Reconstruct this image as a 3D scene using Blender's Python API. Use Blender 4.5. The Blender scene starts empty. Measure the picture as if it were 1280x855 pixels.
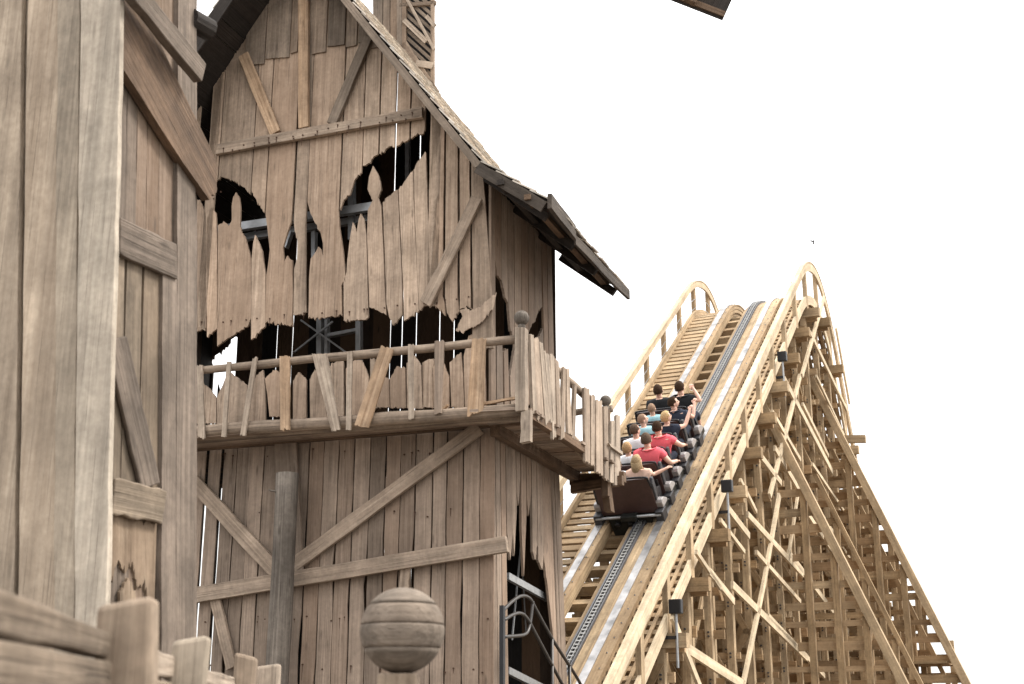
import bpy, math, random
from mathutils import Vector as V3, Matrix
random.seed(7)
R = random.Random(11)
S = bpy.context.scene
COL = S.collection
PI = math.pi
CAMZ = 1.6
PITCH = math.radians(16.5)
FPX = 1600.0
Z = V3((0, 0, 1))

# ------------------------------------------------------------------ survey helpers
# (photo measurements are turned into points on real planes: wall planes, track planes)
def ray(px, py):
    x = (px - 640.0) / FPX; u = (427.5 - py) / FPX
    return V3((x, math.cos(PITCH) - math.sin(PITCH) * u, math.sin(PITCH) + math.cos(PITCH) * u))
O = V3((0, 0, CAMZ))
def on(axis, val, px, py):
    r = ray(px, py)
    return O + r * (val / r.dot(axis))
AB = math.radians(20)
UB = V3((math.cos(AB), -math.sin(AB), 0)); VB = V3((math.sin(AB), math.cos(AB), 0))
VB0, UB0 = 14.939, -5.735
def Fp(px, py, d=0.0): return on(VB, VB0 - d, px, py)
def Sp(px, py, e=0.0): return on(UB, UB0 + e, px, py)
def Bw(u, v, z): return UB * (UB0 + u) + VB * (VB0 + v) + V3((0, 0, z + CAMZ))      # barn coords
AT = math.radians(25.9)
UT = V3((math.cos(AT), -math.sin(AT), 0)); VT = V3((math.sin(AT), math.cos(AT), 0))
def Tw(u, v, z): return UT * u + VT * v + V3((0, 0, z + CAMZ))
def zt(v):
    z0 = 2.92 + .765 * (v - 20.82)
    if v <= 29.8: return z0
    zc = 2.92 + .765 * (29.8 - 20.82) + .765 * 1.4 - .273 * 1.96
    if v <= 31.2: return 2.92 + .765 * (29.8 - 20.82) + .765 * (v - 29.8) - .273 * (v - 29.8) ** 2
    if v <= 33.6: return zc - .35 * (v - 31.2) ** 2
    return zc - .35 * 2.4 ** 2 - 1.68 * (v - 33.6)

# ------------------------------------------------------------------ mesh builder
class MB:
    def __init__(s): s.v = []; s.f = []; s.g = []
    def add(s, vs, fs, gs):
        o = len(s.v)
        s.v += [V3(p) for p in vs]; s.f += [tuple(i + o for i in f) for f in fs]; s.g += [V3(p) for p in gs]
    def board(s, a, b, wv, tv, seg=1, jit=0.0, w2=1.0, bow=0.0, ends=0.0):
        """plank from a to b; wv full width vector, tv full thickness vector"""
        a = V3(a); b = V3(b); wv = V3(wv); tv = V3(tv)
        L = (b - a).length; W = wv.length; T = tv.length
        wn = wv.normalized(); tn = tv.normalized(); d = (b - a).normalized()
        off = V3((R.uniform(0, 40), R.uniform(0, 40), R.uniform(0, 40)))
        vs = []; gs = []
        for i in range(seg + 1):
            t = i / seg; k = 1 + (w2 - 1) * t
            c = a.lerp(b, t) + tn * (bow * math.sin(t * PI))
            jl = R.uniform(-jit, jit); jr = R.uniform(-jit, jit)
            el = er = 0
            if ends and i in (0, seg): el = R.uniform(-ends, ends); er = R.uniform(-ends, ends)
            for (sx, sy) in ((-.5, -.5), (.5, -.5), (.5, .5), (-.5, .5)):
                w = sx * W * k + (jl if sx < 0 else jr)
                e = el if sx < 0 else er
                vs.append(c + wn * w + tn * (sy * T) + d * e)
                gs.append(off + V3((w, sy * T, t * L + e)))
        fs = [(3, 2, 1, 0)]
        for i in range(seg):
            q = i * 4
            for k in range(4):
                n = (k + 1) % 4
                fs.append((q + k, q + n, q + 4 + n, q + 4 + k))
        q = seg * 4; fs.append((q, q + 1, q + 2, q + 3))
        s.add(vs, fs, gs)
    def box(s, c, x, y, z):      # full-size vectors
        c = V3(c); y = V3(y)
        s.board(c - V3(z) / 2, c + V3(z) / 2, x, y)
    def plate(s, pts, tv, along=Z, jag=0.0, side=0.003, step=.07):
        """flat broken board: outline pts (front face), extruded by tv"""
        tv = V3(tv); P = [V3(p) for p in pts]
        al = V3(along).normalized(); n = tv.normalized(); ac = al.cross(n).normalized()
        if jag or side:
            Q = []
            for i, p in enumerate(P):
                q = P[(i + 1) % len(P)]; e = q - p; L = e.length
                if L < 1e-5: continue
                Q.append(p)
                vert = abs(e.normalized().dot(al))
                amp = side if vert > .93 else jag
                st = .22 if vert > .93 else step * .6
                k = min(24, max(1, int(L / st)))
                pn = e.normalized().cross(n)
                if vert <= .93 and jag:
                    k = min(60, max(2, int(L / max(.012, step * .28))))
                    for j in range(1, k):
                        sp = R.uniform(-1, 1) * jag * .7 if R.random() < .72 else R.choice((-1, 1)) * jag * R.uniform(.8, 2.6)
                        Q.append(p + e * ((j + R.uniform(-.35, .35)) / k) + al * sp)
                    continue
                for j in range(1, k):
                    Q.append(p + e * (j / k + R.uniform(-.25, .25) / k) + pn * R.uniform(-amp, amp))
            P = Q
        off = V3((R.uniform(0, 40), R.uniform(0, 40), R.uniform(0, 40)))
        m = len(P); vs = []; gs = []
        for p in P:
            vs.append(p); gs.append(off + V3((p.dot(ac), 0, p.dot(al))))
        for p in P:
            vs.append(p + tv); gs.append(off + V3((p.dot(ac), tv.length, p.dot(al))))
        fs = [tuple(range(m)), tuple(range(2 * m - 1, m - 1, -1))]
        for i in range(m):
            j = (i + 1) % m
            fs.append((i, i + m, j + m, j))
        s.add(vs, fs, gs)
    def tube(s, pts, r, n=10, wob=0.0, cap=True):
        pts = [V3(p) for p in pts]
        rs = r if isinstance(r, (list, tuple)) else [r] * len(pts)
        off = V3((R.uniform(0, 40), R.uniform(0, 40), R.uniform(0, 40)))
        vs = []; gs = []; L = 0; up = None
        for i, p in enumerate(pts):
            d = (pts[min(i + 1, len(pts) - 1)] - pts[max(i - 1, 0)]).normalized()
            if up is None:
                up = V3((0, 0, 1)) if abs(d.z) < .9 else V3((1, 0, 0))
            a = d.cross(up).normalized(); b = a.cross(d).normalized(); up = b
            if i: L += (p - pts[i - 1]).length
            for k in range(n):
                t = 2 * PI * k / n; rr = rs[i] * (1 + R.uniform(-wob, wob))
                vs.append(p + a * math.cos(t) * rr + b * math.sin(t) * rr)
                gs.append(off + V3((math.cos(t) * rs[i], math.sin(t) * rs[i], L)))
        fs = []
        for i in range(len(pts) - 1):
            for k in range(n):
                j = (k + 1) % n
                fs.append((i * n + k, i * n + j, (i + 1) * n + j, (i + 1) * n + k))
        if cap:
            fs.append(tuple(range(n - 1, -1, -1))); q = (len(pts) - 1) * n
            fs.append(tuple(range(q, q + n)))
        s.add(vs, fs, gs)
    def lathe(s, c, prof, n=32, axis=None):
        c = V3(c); vs = []; gs = []; off = V3((R.uniform(0, 40), R.uniform(0, 40), R.uniform(0, 40)))
        for (r, h) in prof:
            for k in range(n):
                t = 2 * PI * k / n
                vs.append(c + V3((r * math.cos(t), r * math.sin(t), h)))
                gs.append(off + V3((h * 1.0, r * math.sin(t), t * .3)))
        fs = []
        for i in range(len(prof) - 1):
            for k in range(n):
                j = (k + 1) % n
                fs.append((i * n + k, i * n + j, (i + 1) * n + j, (i + 1) * n + k))
        fs.append(tuple(range(n - 1, -1, -1))); q = (len(prof) - 1) * n; fs.append(tuple(range(q, q + n)))
        s.add(vs, fs, gs)
    def ball(s, c, r, n=24, m=14, sq=(1, 1, 1)):
        prof = []
        vs = []; gs = []; c = V3(c)
        off = V3((R.uniform(0, 40), 0, 0))
        for i in range(m + 1):
            a = -PI / 2 + PI * i / m
            for k in range(n):
                t = 2 * PI * k / n
                p = V3((math.cos(a) * math.cos(t) * r * sq[0], math.cos(a) * math.sin(t) * r * sq[1], math.sin(a) * r * sq[2]))
                vs.append(c + p); gs.append(off + p)
        fs = []
        for i in range(m):
            for k in range(n):
                j = (k + 1) % n
                fs.append((i * n + k, i * n + j, (i + 1) * n + j, (i + 1) * n + k))
        s.add(vs, fs, gs)
    def sweep(s, u0, u1, h0, h1, va, vb, step=.35):
        n = max(2, int((vb - va) / step)); vs = []; gs = []; L = 0
        off = V3((R.uniform(0, 40), R.uniform(0, 40), R.uniform(0, 40))); pv = None
        for i in range(n + 1):
            v = va + (vb - va) * i / n
            c = Tw(0, v, zt(v))
            if pv is not None: L += (c - pv).length
            pv = c
            for (u, h) in ((u0, h0), (u1, h0), (u1, h1), (u0, h1)):
                vs.append(Tw(u, v, zt(v) + h)); gs.append(off + V3((u, h, L)))
        fs = [(3, 2, 1, 0)]
        for i in range(n):
            for k in range(4):
                j = (k + 1) % 4
                fs.append((i * 4 + k, i * 4 + j, i * 4 + 4 + j, i * 4 + 4 + k))
        fs.append((n * 4, n * 4 + 1, n * 4 + 2, n * 4 + 3))
        s.add(vs, fs, gs)
    def build(s, name, mat, parent=None, smooth=False, local=False, bevel=0.0):
        base = V3((0, 0, 0))
        if parent is not None and not local: base = wloc(parent)
        me = bpy.data.meshes.new(name)
        me.from_pydata([tuple(p - base) for p in s.v], [], s.f)
        me.update()
        at = me.attributes.new('grain', 'FLOAT_VECTOR', 'POINT')
        flat = []
        for g in s.g: flat += [g.x, g.y, g.z]
        at.data.foreach_set('vector', flat)
        me.materials.append(mat)
        if smooth: me.polygons.foreach_set('use_smooth', [True] * len(me.polygons))
        import bmesh
        bm = bmesh.new(); bm.from_mesh(me); bmesh.ops.recalc_face_normals(bm, faces=bm.faces); bm.to_mesh(me); bm.free()
        o = bpy.data.objects.new(name, me); COL.objects.link(o)
        if parent is not None: o.parent = parent
        if bevel:
            b = o.modifiers.new('bevel', 'BEVEL'); b.width = bevel; b.segments = 2; b.limit_method = 'ANGLE'
        return o
def wloc(o):
    p = V3((0, 0, 0))
    while o is not None: p += o.location; o = o.parent
    return p
def tag(o, label=None, cat=None, group=None, kind=None):
    if label: o['label'] = label
    if cat: o['category'] = cat
    if group: o['group'] = group
    if kind: o['kind'] = kind
    return o
def thing(name, loc, label, cat, group=None):
    o = bpy.data.objects.new(name, None); COL.objects.link(o)
    o.location = loc; o.empty_display_size = .2
    return tag(o, label, cat, group)

# ------------------------------------------------------------------ materials
def nodes(name):
    m = bpy.data.materials.new(name); m.use_nodes = True
    nt = m.node_tree; b = nt.nodes['Principled BSDF']
    return m, nt, b
def N(nt, t, **kw):
    n = nt.nodes.new(t)
    for k, v in kw.items(): setattr(n, k, v)
    return n
def wood(name, light, dark, crack=(.03, .022, .017), gs=1.0, var=.28, stain=.5, rough=.85, bump=.6, tint=(.30, .17, .09), tintamt=.25, cracks=.5, spec=.25, knots=.6, grit=1.0):
    m, nt, b = nodes(name); L = nt.links.new
    at = N(nt, 'ShaderNodeAttribute', attribute_name='grain')
    def noise(sx, sz, scale, det=4, src=None, dist=0.0):
        mp = N(nt, 'ShaderNodeMapping'); mp.inputs['Scale'].default_value = (sx, sx, sz)
        L((src or at.outputs['Vector']), mp.inputs['Vector'])
        n = N(nt, 'ShaderNodeTexNoise'); n.inputs['Scale'].default_value = scale
        n.inputs['Detail'].default_value = det; n.inputs['Roughness'].default_value = .6
        n.inputs['Distortion'].default_value = dist
        L(mp.outputs[0], n.inputs['Vector']); return n.outputs['Fac']
    def ramp(f, a, c):
        r = N(nt, 'ShaderNodeMapRange'); r.inputs[1].default_value = a; r.inputs[2].default_value = c
        r.clamp = True; L(f, r.inputs[0]); return r.outputs[0]
    def mix(f, a, c, mode='MIX'):
        x = N(nt, 'ShaderNodeMix', data_type='RGBA', blend_type=mode)
        for val, s in ((f, x.inputs[0]), (a, x.inputs[6]), (c, x.inputs[7])):
            if hasattr(val, 'default_value') or hasattr(val, 'links'): L(val, s)
            elif isinstance(val, (int, float)): s.default_value = val
            else: s.default_value = (*val, 1)
        return x.outputs[2]
    geo = N(nt, 'ShaderNodeNewGeometry')
    rnd = geo.outputs['Random Per Island']
    g1 = noise(42, .8, gs, 6, dist=.12)        # streaky grain
    g2 = noise(5, .35, gs, 3)                  # broad tone along board
    g3 = noise(95, 1.3, gs, 3, dist=.05)        # fine checks
    st = noise(1.3, .9, 1.0, 5, geo.outputs['Position'])   # weathering patches
    st2 = noise(9, 5, 1.0, 4, geo.outputs['Position'])
    c = mix(ramp(g1, .3, .7), dark, light)
    c = mix(ramp(g2, .42, .7), c, tuple(.55 * x + .45 * y for x, y in zip(dark, light)))
    tn_ = noise(11, .4, gs, 5, dist=.2)
    cl_ = noise(1, 1, 2.6, 6, geo.outputs['Position'], .4)
    sp_ = noise(1, 1, 22, 5, geo.outputs['Position'])
    for f_, a_, b_, lo_, hi_ in ((cl_, .32, .68, .74, 1.18), (tn_, .3, .72, .68, 1.2), (sp_, .3, .7, .86, 1.12)):
        q_ = N(nt, 'ShaderNodeMapRange'); q_.inputs[1].default_value = a_; q_.inputs[2].default_value = b_; q_.inputs[3].default_value = 1 - (1 - lo_) * grit; q_.inputs[4].default_value = 1 + (hi_ - 1) * grit
        L(f_, q_.inputs[0]); w_ = N(nt, 'ShaderNodeCombineColor')
        for i in range(3): L(q_.outputs[0], w_.inputs[i])
        c = mix(1.0, c, w_.outputs[0], 'MULTIPLY')
    # random tone of each board
    rr = N(nt, 'ShaderNodeMapRange'); rr.inputs[3].default_value = 1 - var; rr.inputs[4].default_value = 1 + var * .6
    L(rnd, rr.inputs[0])
    cb = N(nt, 'ShaderNodeCombineColor')
    for i in range(3): L(rr.outputs[0], cb.inputs[i])
    c = mix(1.0, c, cb.outputs[0], 'MULTIPLY')
    # some boards browner
    mm = N(nt, 'ShaderNodeMath', operation='FRACT'); m2 = N(nt, 'ShaderNodeMath', operation='MULTIPLY'); m2.inputs[1].default_value = 7.31
    L(rnd, m2.inputs[0]); L(m2.outputs[0], mm.inputs[0])
    t1 = N(nt, 'ShaderNodeMath', operation='MULTIPLY'); t1.inputs[1].default_value = tintamt
    L(ramp(mm.outputs[0], .35, 1.0), t1.inputs[0])
    c = mix(t1.outputs[0], c, tint)
    s1 = N(nt, 'ShaderNodeMath', operation='MULTIPLY'); s1.inputs[1].default_value = stain
    L(ramp(st, .46, .66), s1.inputs[0])
    c = mix(s1.outputs[0], c, tuple(x * .55 for x in dark))
    s2 = N(nt, 'ShaderNodeMath', operation='MULTIPLY'); s2.inputs[1].default_value = stain * .35
    L(ramp(st2, .55, .75), s2.inputs[0])
    c = mix(s2.outputs[0], c, tuple(min(1, x * 1.12) for x in light))
    vm = N(nt, 'ShaderNodeMapping'); vm.inputs['Scale'].default_value = (9, 9, 2.2); L(at.outputs['Vector'], vm.inputs['Vector'])
    vo = N(nt, 'ShaderNodeTexVoronoi'); vo.inputs['Scale'].default_value = gs * .8; L(vm.outputs[0], vo.inputs['Vector'])
    kn = N(nt, 'ShaderNodeMath', operation='MULTIPLY'); kn.inputs[1].default_value = knots; L(ramp(vo.outputs['Distance'], .16, .06), kn.inputs[0])
    c = mix(kn.outputs[0], c, tuple(x * .45 for x in dark))
    k1 = N(nt, 'ShaderNodeMath', operation='MULTIPLY'); k1.inputs[1].default_value = cracks
    L(ramp(g3, .63, .72), k1.inputs[0])
    c = mix(k1.outputs[0], c, crack)
    L(c, b.inputs['Base Color'])
    b.inputs['Roughness'].default_value = rough; b.inputs['Specular IOR Level'].default_value = spec
    ad = N(nt, 'ShaderNodeMath', operation='SUBTRACT'); L(g1, ad.inputs[0])
    h2 = N(nt, 'ShaderNodeMath', operation='MULTIPLY'); h2.inputs[1].default_value = .6; L(ramp(g3, .6, .75), h2.inputs[0]); L(h2.outputs[0], ad.inputs[1])
    bp = N(nt, 'ShaderNodeBump'); bp.inputs['Strength'].default_value = bump; bp.inputs['Distance'].default_value = .02
    L(ad.outputs[0], bp.inputs['Height']); L(bp.outputs[0], b.inputs['Normal'])
    return m
def plain(name, col, rough=.6, metal=0.0, spec=.4, noise=.12, scale=14, sss=0):
    m, nt, b = nodes(name); L = nt.links.new
    geo = N(nt, 'ShaderNodeTexCoord')
    n = N(nt, 'ShaderNodeTexNoise'); n.inputs['Scale'].default_value = scale; n.inputs['Detail'].default_value = 4
    L(geo.outputs['Object'], n.inputs['Vector'])
    r = N(nt, 'ShaderNodeMapRange'); r.inputs[1].default_value = .3; r.inputs[2].default_value = .7
    r.inputs[3].default_value = 1 - noise; r.inputs[4].default_value = 1 + noise
    L(n.outputs['Fac'], r.inputs[0])
    x = N(nt, 'ShaderNodeMix', data_type='RGBA', blend_type='MULTIPLY'); x.inputs[0].default_value = 1
    x.inputs[6].default_value = (*col, 1)
    cb = N(nt, 'ShaderNodeCombineColor')
    for i in range(3): L(r.outputs[0], cb.inputs[i])
    L(cb.outputs[0], x.inputs[7]); L(x.outputs[2], b.inputs['Base Color'])
    b.inputs['Roughness'].default_value = rough; b.inputs['Metallic'].default_value = metal
    b.inputs['Specular IOR Level'].default_value = spec
    return m
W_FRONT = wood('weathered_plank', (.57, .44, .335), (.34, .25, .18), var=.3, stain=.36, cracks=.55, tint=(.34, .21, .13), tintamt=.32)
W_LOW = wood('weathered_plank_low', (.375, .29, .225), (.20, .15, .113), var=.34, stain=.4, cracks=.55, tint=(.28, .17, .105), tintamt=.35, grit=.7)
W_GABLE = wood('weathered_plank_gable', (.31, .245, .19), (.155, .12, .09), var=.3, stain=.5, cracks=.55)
W_BEAM = wood('beam_wood', (.47, .37, .285), (.28, .21, .155), var=.15, stain=.3, cracks=.45, tintamt=.2)
W_RAW = wood('raw_plank', (.56, .40, .27), (.31, .20, .12), var=.15, stain=.35, cracks=.6)
W_LOG = wood('log_wood', (.45, .35, .265), (.18, .135, .10), var=.2, stain=.45, cracks=.65, gs=.8)
W_BARK = wood('grey_log', (.26, .222, .185), (.085, .07, .057), var=.1, stain=.6, cracks=.7)
W_SLAT = wood('slat_wood', (.52, .43, .34), (.26, .20, .152), var=.32, stain=.35, cracks=.6, tintamt=.35)
W_INSHADE = wood('interior_shade_board', (.013, .011, .0095), (.006, .005, .0045), var=.2, stain=.3, cracks=.3)  # near-black colour stands for the shade indoors
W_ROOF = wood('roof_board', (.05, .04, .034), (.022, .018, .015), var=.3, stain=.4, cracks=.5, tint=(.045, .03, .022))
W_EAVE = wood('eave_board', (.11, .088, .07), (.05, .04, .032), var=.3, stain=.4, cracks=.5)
W_SHING = wood('shingle', (.86, .81, .72), (.50, .43, .35), var=.35, stain=.45, cracks=.6, tint=(.5, .3, .2), tintamt=.2)
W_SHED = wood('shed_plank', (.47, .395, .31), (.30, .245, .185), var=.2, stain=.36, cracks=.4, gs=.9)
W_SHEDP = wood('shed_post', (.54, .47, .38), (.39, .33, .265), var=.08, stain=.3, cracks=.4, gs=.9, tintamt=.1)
W_SHEDSHADE = wood('shed_plank_shaded', (.24, .19, .152), (.105, .082, .063), var=.28, stain=.5, cracks=.5)  # darker copy of the shed plank, the side's shade put into its colour
W_BROWN = wood('brown_timber', (.20, .13, .082), (.085, .055, .037), var=.1, stain=.5, cracks=.5, tintamt=.1)
W_PANEL = wood('worn_panel', (.31, .245, .18), (.15, .115, .082), var=.2, stain=.7, cracks=.4)
W_FPOST = wood('fence_post_wood', (.42, .335, .25), (.19, .135, .095), var=.1, stain=.6, cracks=.6, gs=.7, knots=.9)
W_FENCE = wood('fence_plank', (.32, .25, .185), (.14, .105, .075), var=.2, stain=.7, cracks=.6, gs=1.2)
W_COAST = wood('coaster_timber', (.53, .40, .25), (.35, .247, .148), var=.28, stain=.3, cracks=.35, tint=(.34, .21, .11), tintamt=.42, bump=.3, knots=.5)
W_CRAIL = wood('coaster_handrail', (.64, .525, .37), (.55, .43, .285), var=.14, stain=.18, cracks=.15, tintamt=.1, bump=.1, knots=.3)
W_CIN = wood('coaster_inner_timber', (.43, .30, .172), (.25, .168, .09), var=.32, stain=.35, cracks=.35, tint=(.28, .16, .08), tintamt=.42, bump=.3, knots=.5)  # darker copy of the coaster timber, trestle shade partly put into the colour
M_STEEL = plain('rail_steel', (.34, .33, .325), .45, .6, noise=.45, scale=4)
M_GSTEEL = plain('galvanised_steel', (.36, .37, .38), .45, .6)
M_BLACK = plain('black_metal', (.02, .02, .022), .45, .3)
M_PIPE = plain('painted_pipe', (.05, .045, .042), .4, .4)
M_CAR = plain('car_shell_brown', (.062, .034, .031), .38, .0, .5)
M_CARD = plain('car_dark', (.022, .019, .02), .5)
M_FEND = plain('car_fender_grey', (.36, .34, .335), .42, .1)
M_UNDER = plain('car_undercarriage', (.03, .032, .03), .5, .5)
M_BOGIE = plain('bogie_grey', (.055, .055, .06), .5, .3)
M_TROUGH = plain('trough_steel', (.11, .11, .12), .5, .4)
M_CHAIN = plain('chain_steel', (.30, .295, .285), .5, .6)
M_SKIN = plain('skin', (.68, .43, .33), .5, noise=.05)
M_SKINB = plain('skin_tan', (.48, .27, .19), .5, noise=.05)
M_SHIRT = {k: plain('shirt_' + k, c, .85, spec=.15, noise=.08) for k, c in dict(
    black=(.018, .019, .021), navy=(.03, .036, .055), aqua=(.34, .56, .62), white=(.74, .74, .76), peach=(.70, .48, .38), red=(.74, .13, .16)).items()}
M_HAIR = {k: plain('hair_' + k, c, .9, spec=.08, noise=.35, scale=60) for k, c in dict(
    dark=(.045, .027, .017), brown=(.10, .068, .048), shaved=(.27, .18, .125), blond=(.48, .34, .18), ginger=(.40, .26, .14), long=(.40, .29, .17)).items()}
M_PANTS = plain('trousers', (.03, .035, .05), .9, spec=.1)

# ------------------------------------------------------------------ camera, sky, sun
cam = bpy.data.cameras.new('camera'); co = bpy.data.objects.new('camera', cam); COL.objects.link(co)
co.location = O; co.rotation_euler = (PI / 2 + PITCH, 0, 0)
cam.sensor_width = 36; cam.lens = 45; cam.clip_end = 3000; cam.clip_start = .05
cam.dof.use_dof = True; cam.dof.focus_distance = 18.0; cam.dof.aperture_fstop = 2.5
S.camera = co
w = bpy.data.worlds.new('World'); S.world = w; w.use_nodes = True
nt = w.node_tree; bg = nt.nodes['Background']
SUN_EL, SUN_AZ = math.radians(52), math.radians(82)     # azimuth clockwise from +Y
sky = N(nt, 'ShaderNodeTexSky', sky_type='NISHITA', sun_disc=False)
sky.sun_elevation = SUN_EL; sky.sun_rotation = SUN_AZ; sky.dust_density = 4; sky.air_density = 1.2
tc = N(nt, 'ShaderNodeTexCoord'); cn = N(nt, 'ShaderNodeTexNoise'); cn.inputs['Scale'].default_value = 1.6; cn.inputs['Detail'].default_value = 5
nt.links.new(tc.outputs['Generated'], cn.inputs['Vector'])
cr = N(nt, 'ShaderNodeMapRange'); cr.inputs[1].default_value = .25; cr.inputs[2].default_value = .8; cr.inputs[3].default_value = 7.6; cr.inputs[4].default_value = 8.8
nt.links.new(cn.outputs['Fac'], cr.inputs[0])
cc = N(nt, 'ShaderNodeCombineColor')
for i, k in enumerate((1.0, .99, .975)):
    mu = N(nt, 'ShaderNodeMath', operation='MULTIPLY'); mu.inputs[1].default_value = k
    nt.links.new(cr.outputs[0], mu.inputs[0]); nt.links.new(mu.outputs[0], cc.inputs[i])
mx = N(nt, 'ShaderNodeMix', data_type='RGBA'); mx.inputs[0].default_value = .9
nt.links.new(sky.outputs[0], mx.inputs[6]); nt.links.new(cc.outputs[0], mx.inputs[7])
sx = N(nt, 'ShaderNodeSeparateXYZ'); nt.links.new(tc.outputs['Generated'], sx.inputs[0])
gr = N(nt, 'ShaderNodeMapRange'); gr.inputs[1].default_value = -.02; gr.inputs[2].default_value = 1.0; gr.inputs[3].default_value = .55; gr.inputs[4].default_value = 1.5
nt.links.new(sx.outputs['Z'], gr.inputs[0])
vmul = N(nt, 'ShaderNodeVectorMath', operation='SCALE'); nt.links.new(mx.outputs[2], vmul.inputs[0]); nt.links.new(gr.outputs[0], vmul.inputs['Scale'])
nt.links.new(vmul.outputs[0], bg.inputs['Color']); bg.inputs['Strength'].default_value = .11
sl = bpy.data.lights.new('sun', 'SUN'); so = bpy.data.objects.new('sun', sl); COL.objects.link(so)
sl.energy = 1.5; sl.angle = math.radians(16); sl.color = (1, .95, .87)
sd = V3((math.sin(SUN_AZ) * math.cos(SUN_EL), math.cos(SUN_AZ) * math.cos(SUN_EL), math.sin(SUN_EL)))
so.rotation_euler = sd.to_track_quat('Z', 'Y').to_euler(); so.location = (20, 0, 30)
vs_ = S.view_settings; vs_.view_transform = 'Standard'; vs_.look = 'None'; vs_.gamma = 1; vs_.use_curve_mapping = False
vs_.exposure = 1.48

# ------------------------------------------------------------------ ground
gm, gnt, gb = nodes('gravel_ground')
gn = N(gnt, 'ShaderNodeTexNoise'); gn.inputs['Scale'].default_value = 3; gn.inputs['Detail'].default_value = 8
gtc = N(gnt, 'ShaderNodeTexCoord'); gnt.links.new(gtc.outputs['Object'], gn.inputs['Vector'])
grp = N(gnt, 'ShaderNodeValToRGB'); grp.color_ramp.elements[0].color = (.07, .06, .05, 1); grp.color_ramp.elements[1].color = (.17, .145, .12, 1)
grp.color_ramp.elements[0].position = .3; grp.color_ramp.elements[1].position = .7
gnt.links.new(gn.outputs['Fac'], grp.inputs[0]); gnt.links.new(grp.outputs[0], gb.inputs['Base Color']); gb.inputs['Roughness'].default_value = .9
g = MB(); g.add([(-900, -900, 0), (900, -900, 0), (900, 900, 0), (-900, 900, 0)], [(0, 1, 2, 3)], [(0, 0, 0)] * 4)
tag(g.build('ground', gm), kind='structure')

# ================================================================== BARN
barn = thing('wooden_barn', Bw(0, 0, -CAMZ), 'tall crooked barn of broken grey planks whose gaps form a grinning face, steep gable roof', 'barn')
TB = VB * .035                     # plank thickness (inwards)
C3 = lambda x, y: (240 + x / 3.5625, y / 3.5625)
C4 = lambda x, y: (240 + x / 3.5625, 200 + y / 3.5625)
C5 = lambda x, y: (240 + x / 3.5625, 400 + y / 3.5625)
C6 = lambda x, y: (500 + x / 3.29, 160 + y / 3.29)
C7 = lambda x, y: (540 + x / 3.288, 380 + y / 3.288)
C8 = lambda x, y: (220 + x / 3.353, 600 + y / 3.353)
# --- roof profile in barn (u, z)
RID = (-3.05, 11.32)
def roofz(u):                     # underside of the roof on either side
    u = u if u > RID[0] else 2 * RID[0] - u
    if u < 0.03: return 11.32 - (u - RID[0]) * (11.32 - 7.0) / (0.03 - RID[0])
    return 7.0 - (u - .03) * .74
def face(mb, tag_pts, conv, d=0.0, jag=.012, t=TB, side=.003):
    mb.plate([Fp(*conv(x, y), d) for x, y in tag_pts], t, jag=jag, side=side)
# --- gable + upper wall: boards hanging from the roof, lower ends torn
def top_of(conv, x, y):           # u of a point, then roof height there
    p = Fp(*conv(x, y)); u = p.dot(UB) - UB0
    return u
def hung(mb, xl, xr, low, conv=C3, d=0.0, jag=.014, gap=.010, t=TB):
    """board from the roof down; low = outline of lower end, left to right (crop coordinates)"""
    pl = Fp(*conv(xl, low[0][1]), d); pr = Fp(*conv(xr, low[-1][1]), d)
    ul = pl.dot(UB) - UB0 + gap; ur = pr.dot(UB) - UB0 - gap
    tl = Bw(ul, 0, roofz(ul)) - VB * d; tr = Bw(ur, 0, roofz(ur)) - VB * d
    pts = [tl]
    if ul < RID[0] < ur: pts = [tl, Bw(RID[0], 0, RID[1]) - VB * d]
    pts += [tr]
    lows = [Fp(*conv(x, y), d) for x, y in low]
    lows[0] = lows[0] + UB * gap; lows[-1] = lows[-1] - UB * gap
    pts += lows[::-1]
    mb.plate(pts, t, jag=jag)
Y4 = 712.5
def c43(l): return [(x, y + Y4) for x, y in l]
up = MB()
hung(up, -60, 12, [(-60, 840), (12, 850)])
hung(up, 14, 60, c43([(14, 560), (14, 740), (60, 760)][1:]))
hung(up, 60, 115, [(60, 900), (85, 850), (92, 815), (115, 800)])
hung(up, 115, 262, [(115, 800), (132, 788), (190, 803), (228, 832), (244, 846), (262, 866)])
hung(up, 262, 325, [(262, 850), (290, 900), (318, 944), (325, 948)])
hung(up, 325, 447, c43([(325, 245), (335, 300), (346, 400), (338, 470), (329, 525), (325, 725), (380, 728), (447, 742), (447, 446), (421, 430), (411, 452), (404, 392), (425, 320), (441, 275), (447, 235)]))
hung(up, 450, 508, c43([(450, 270), (458, 320), (470, 352), (467, 440), (455, 482), (451, 690), (480, 688), (508, 678), (506, 500), (508, 300)]))
hung(up, 511, 655, c43([(511, 185), (528, 240), (548, 280), (572, 322), (583, 372), (583, 430), (575, 398), (562, 385), (548, 412), (528, 440), (521, 520), (518, 705), (600, 700), (667, 694), (664, 560), (671, 545), (684, 545), (672, 400), (657, 300), (655, 225)]))
hung(up, 657, 757, [(657, 935), (676, 890), (703, 868), (722, 805), (735, 788), (757, 772)])
hung(up, 758, 830, [(758, 738), (790, 724), (812, 694), (830, 686)])
hung(up, 832, 905, [(832, 684), (866, 660), (884, 650), (905, 656)])
hung(up, 906, 970, [(906, 655), (930, 636), (956, 628), (970, 616)])
hung(up, 972, 1040, [(972, 618), (1000, 598), (1020, 598), (1040, 578)])
ul0 = Fp(*C3(-60, 700)).dot(UB) - UB0
n_ = max(1, round((ul0 + 6.08) / .3))
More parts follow.
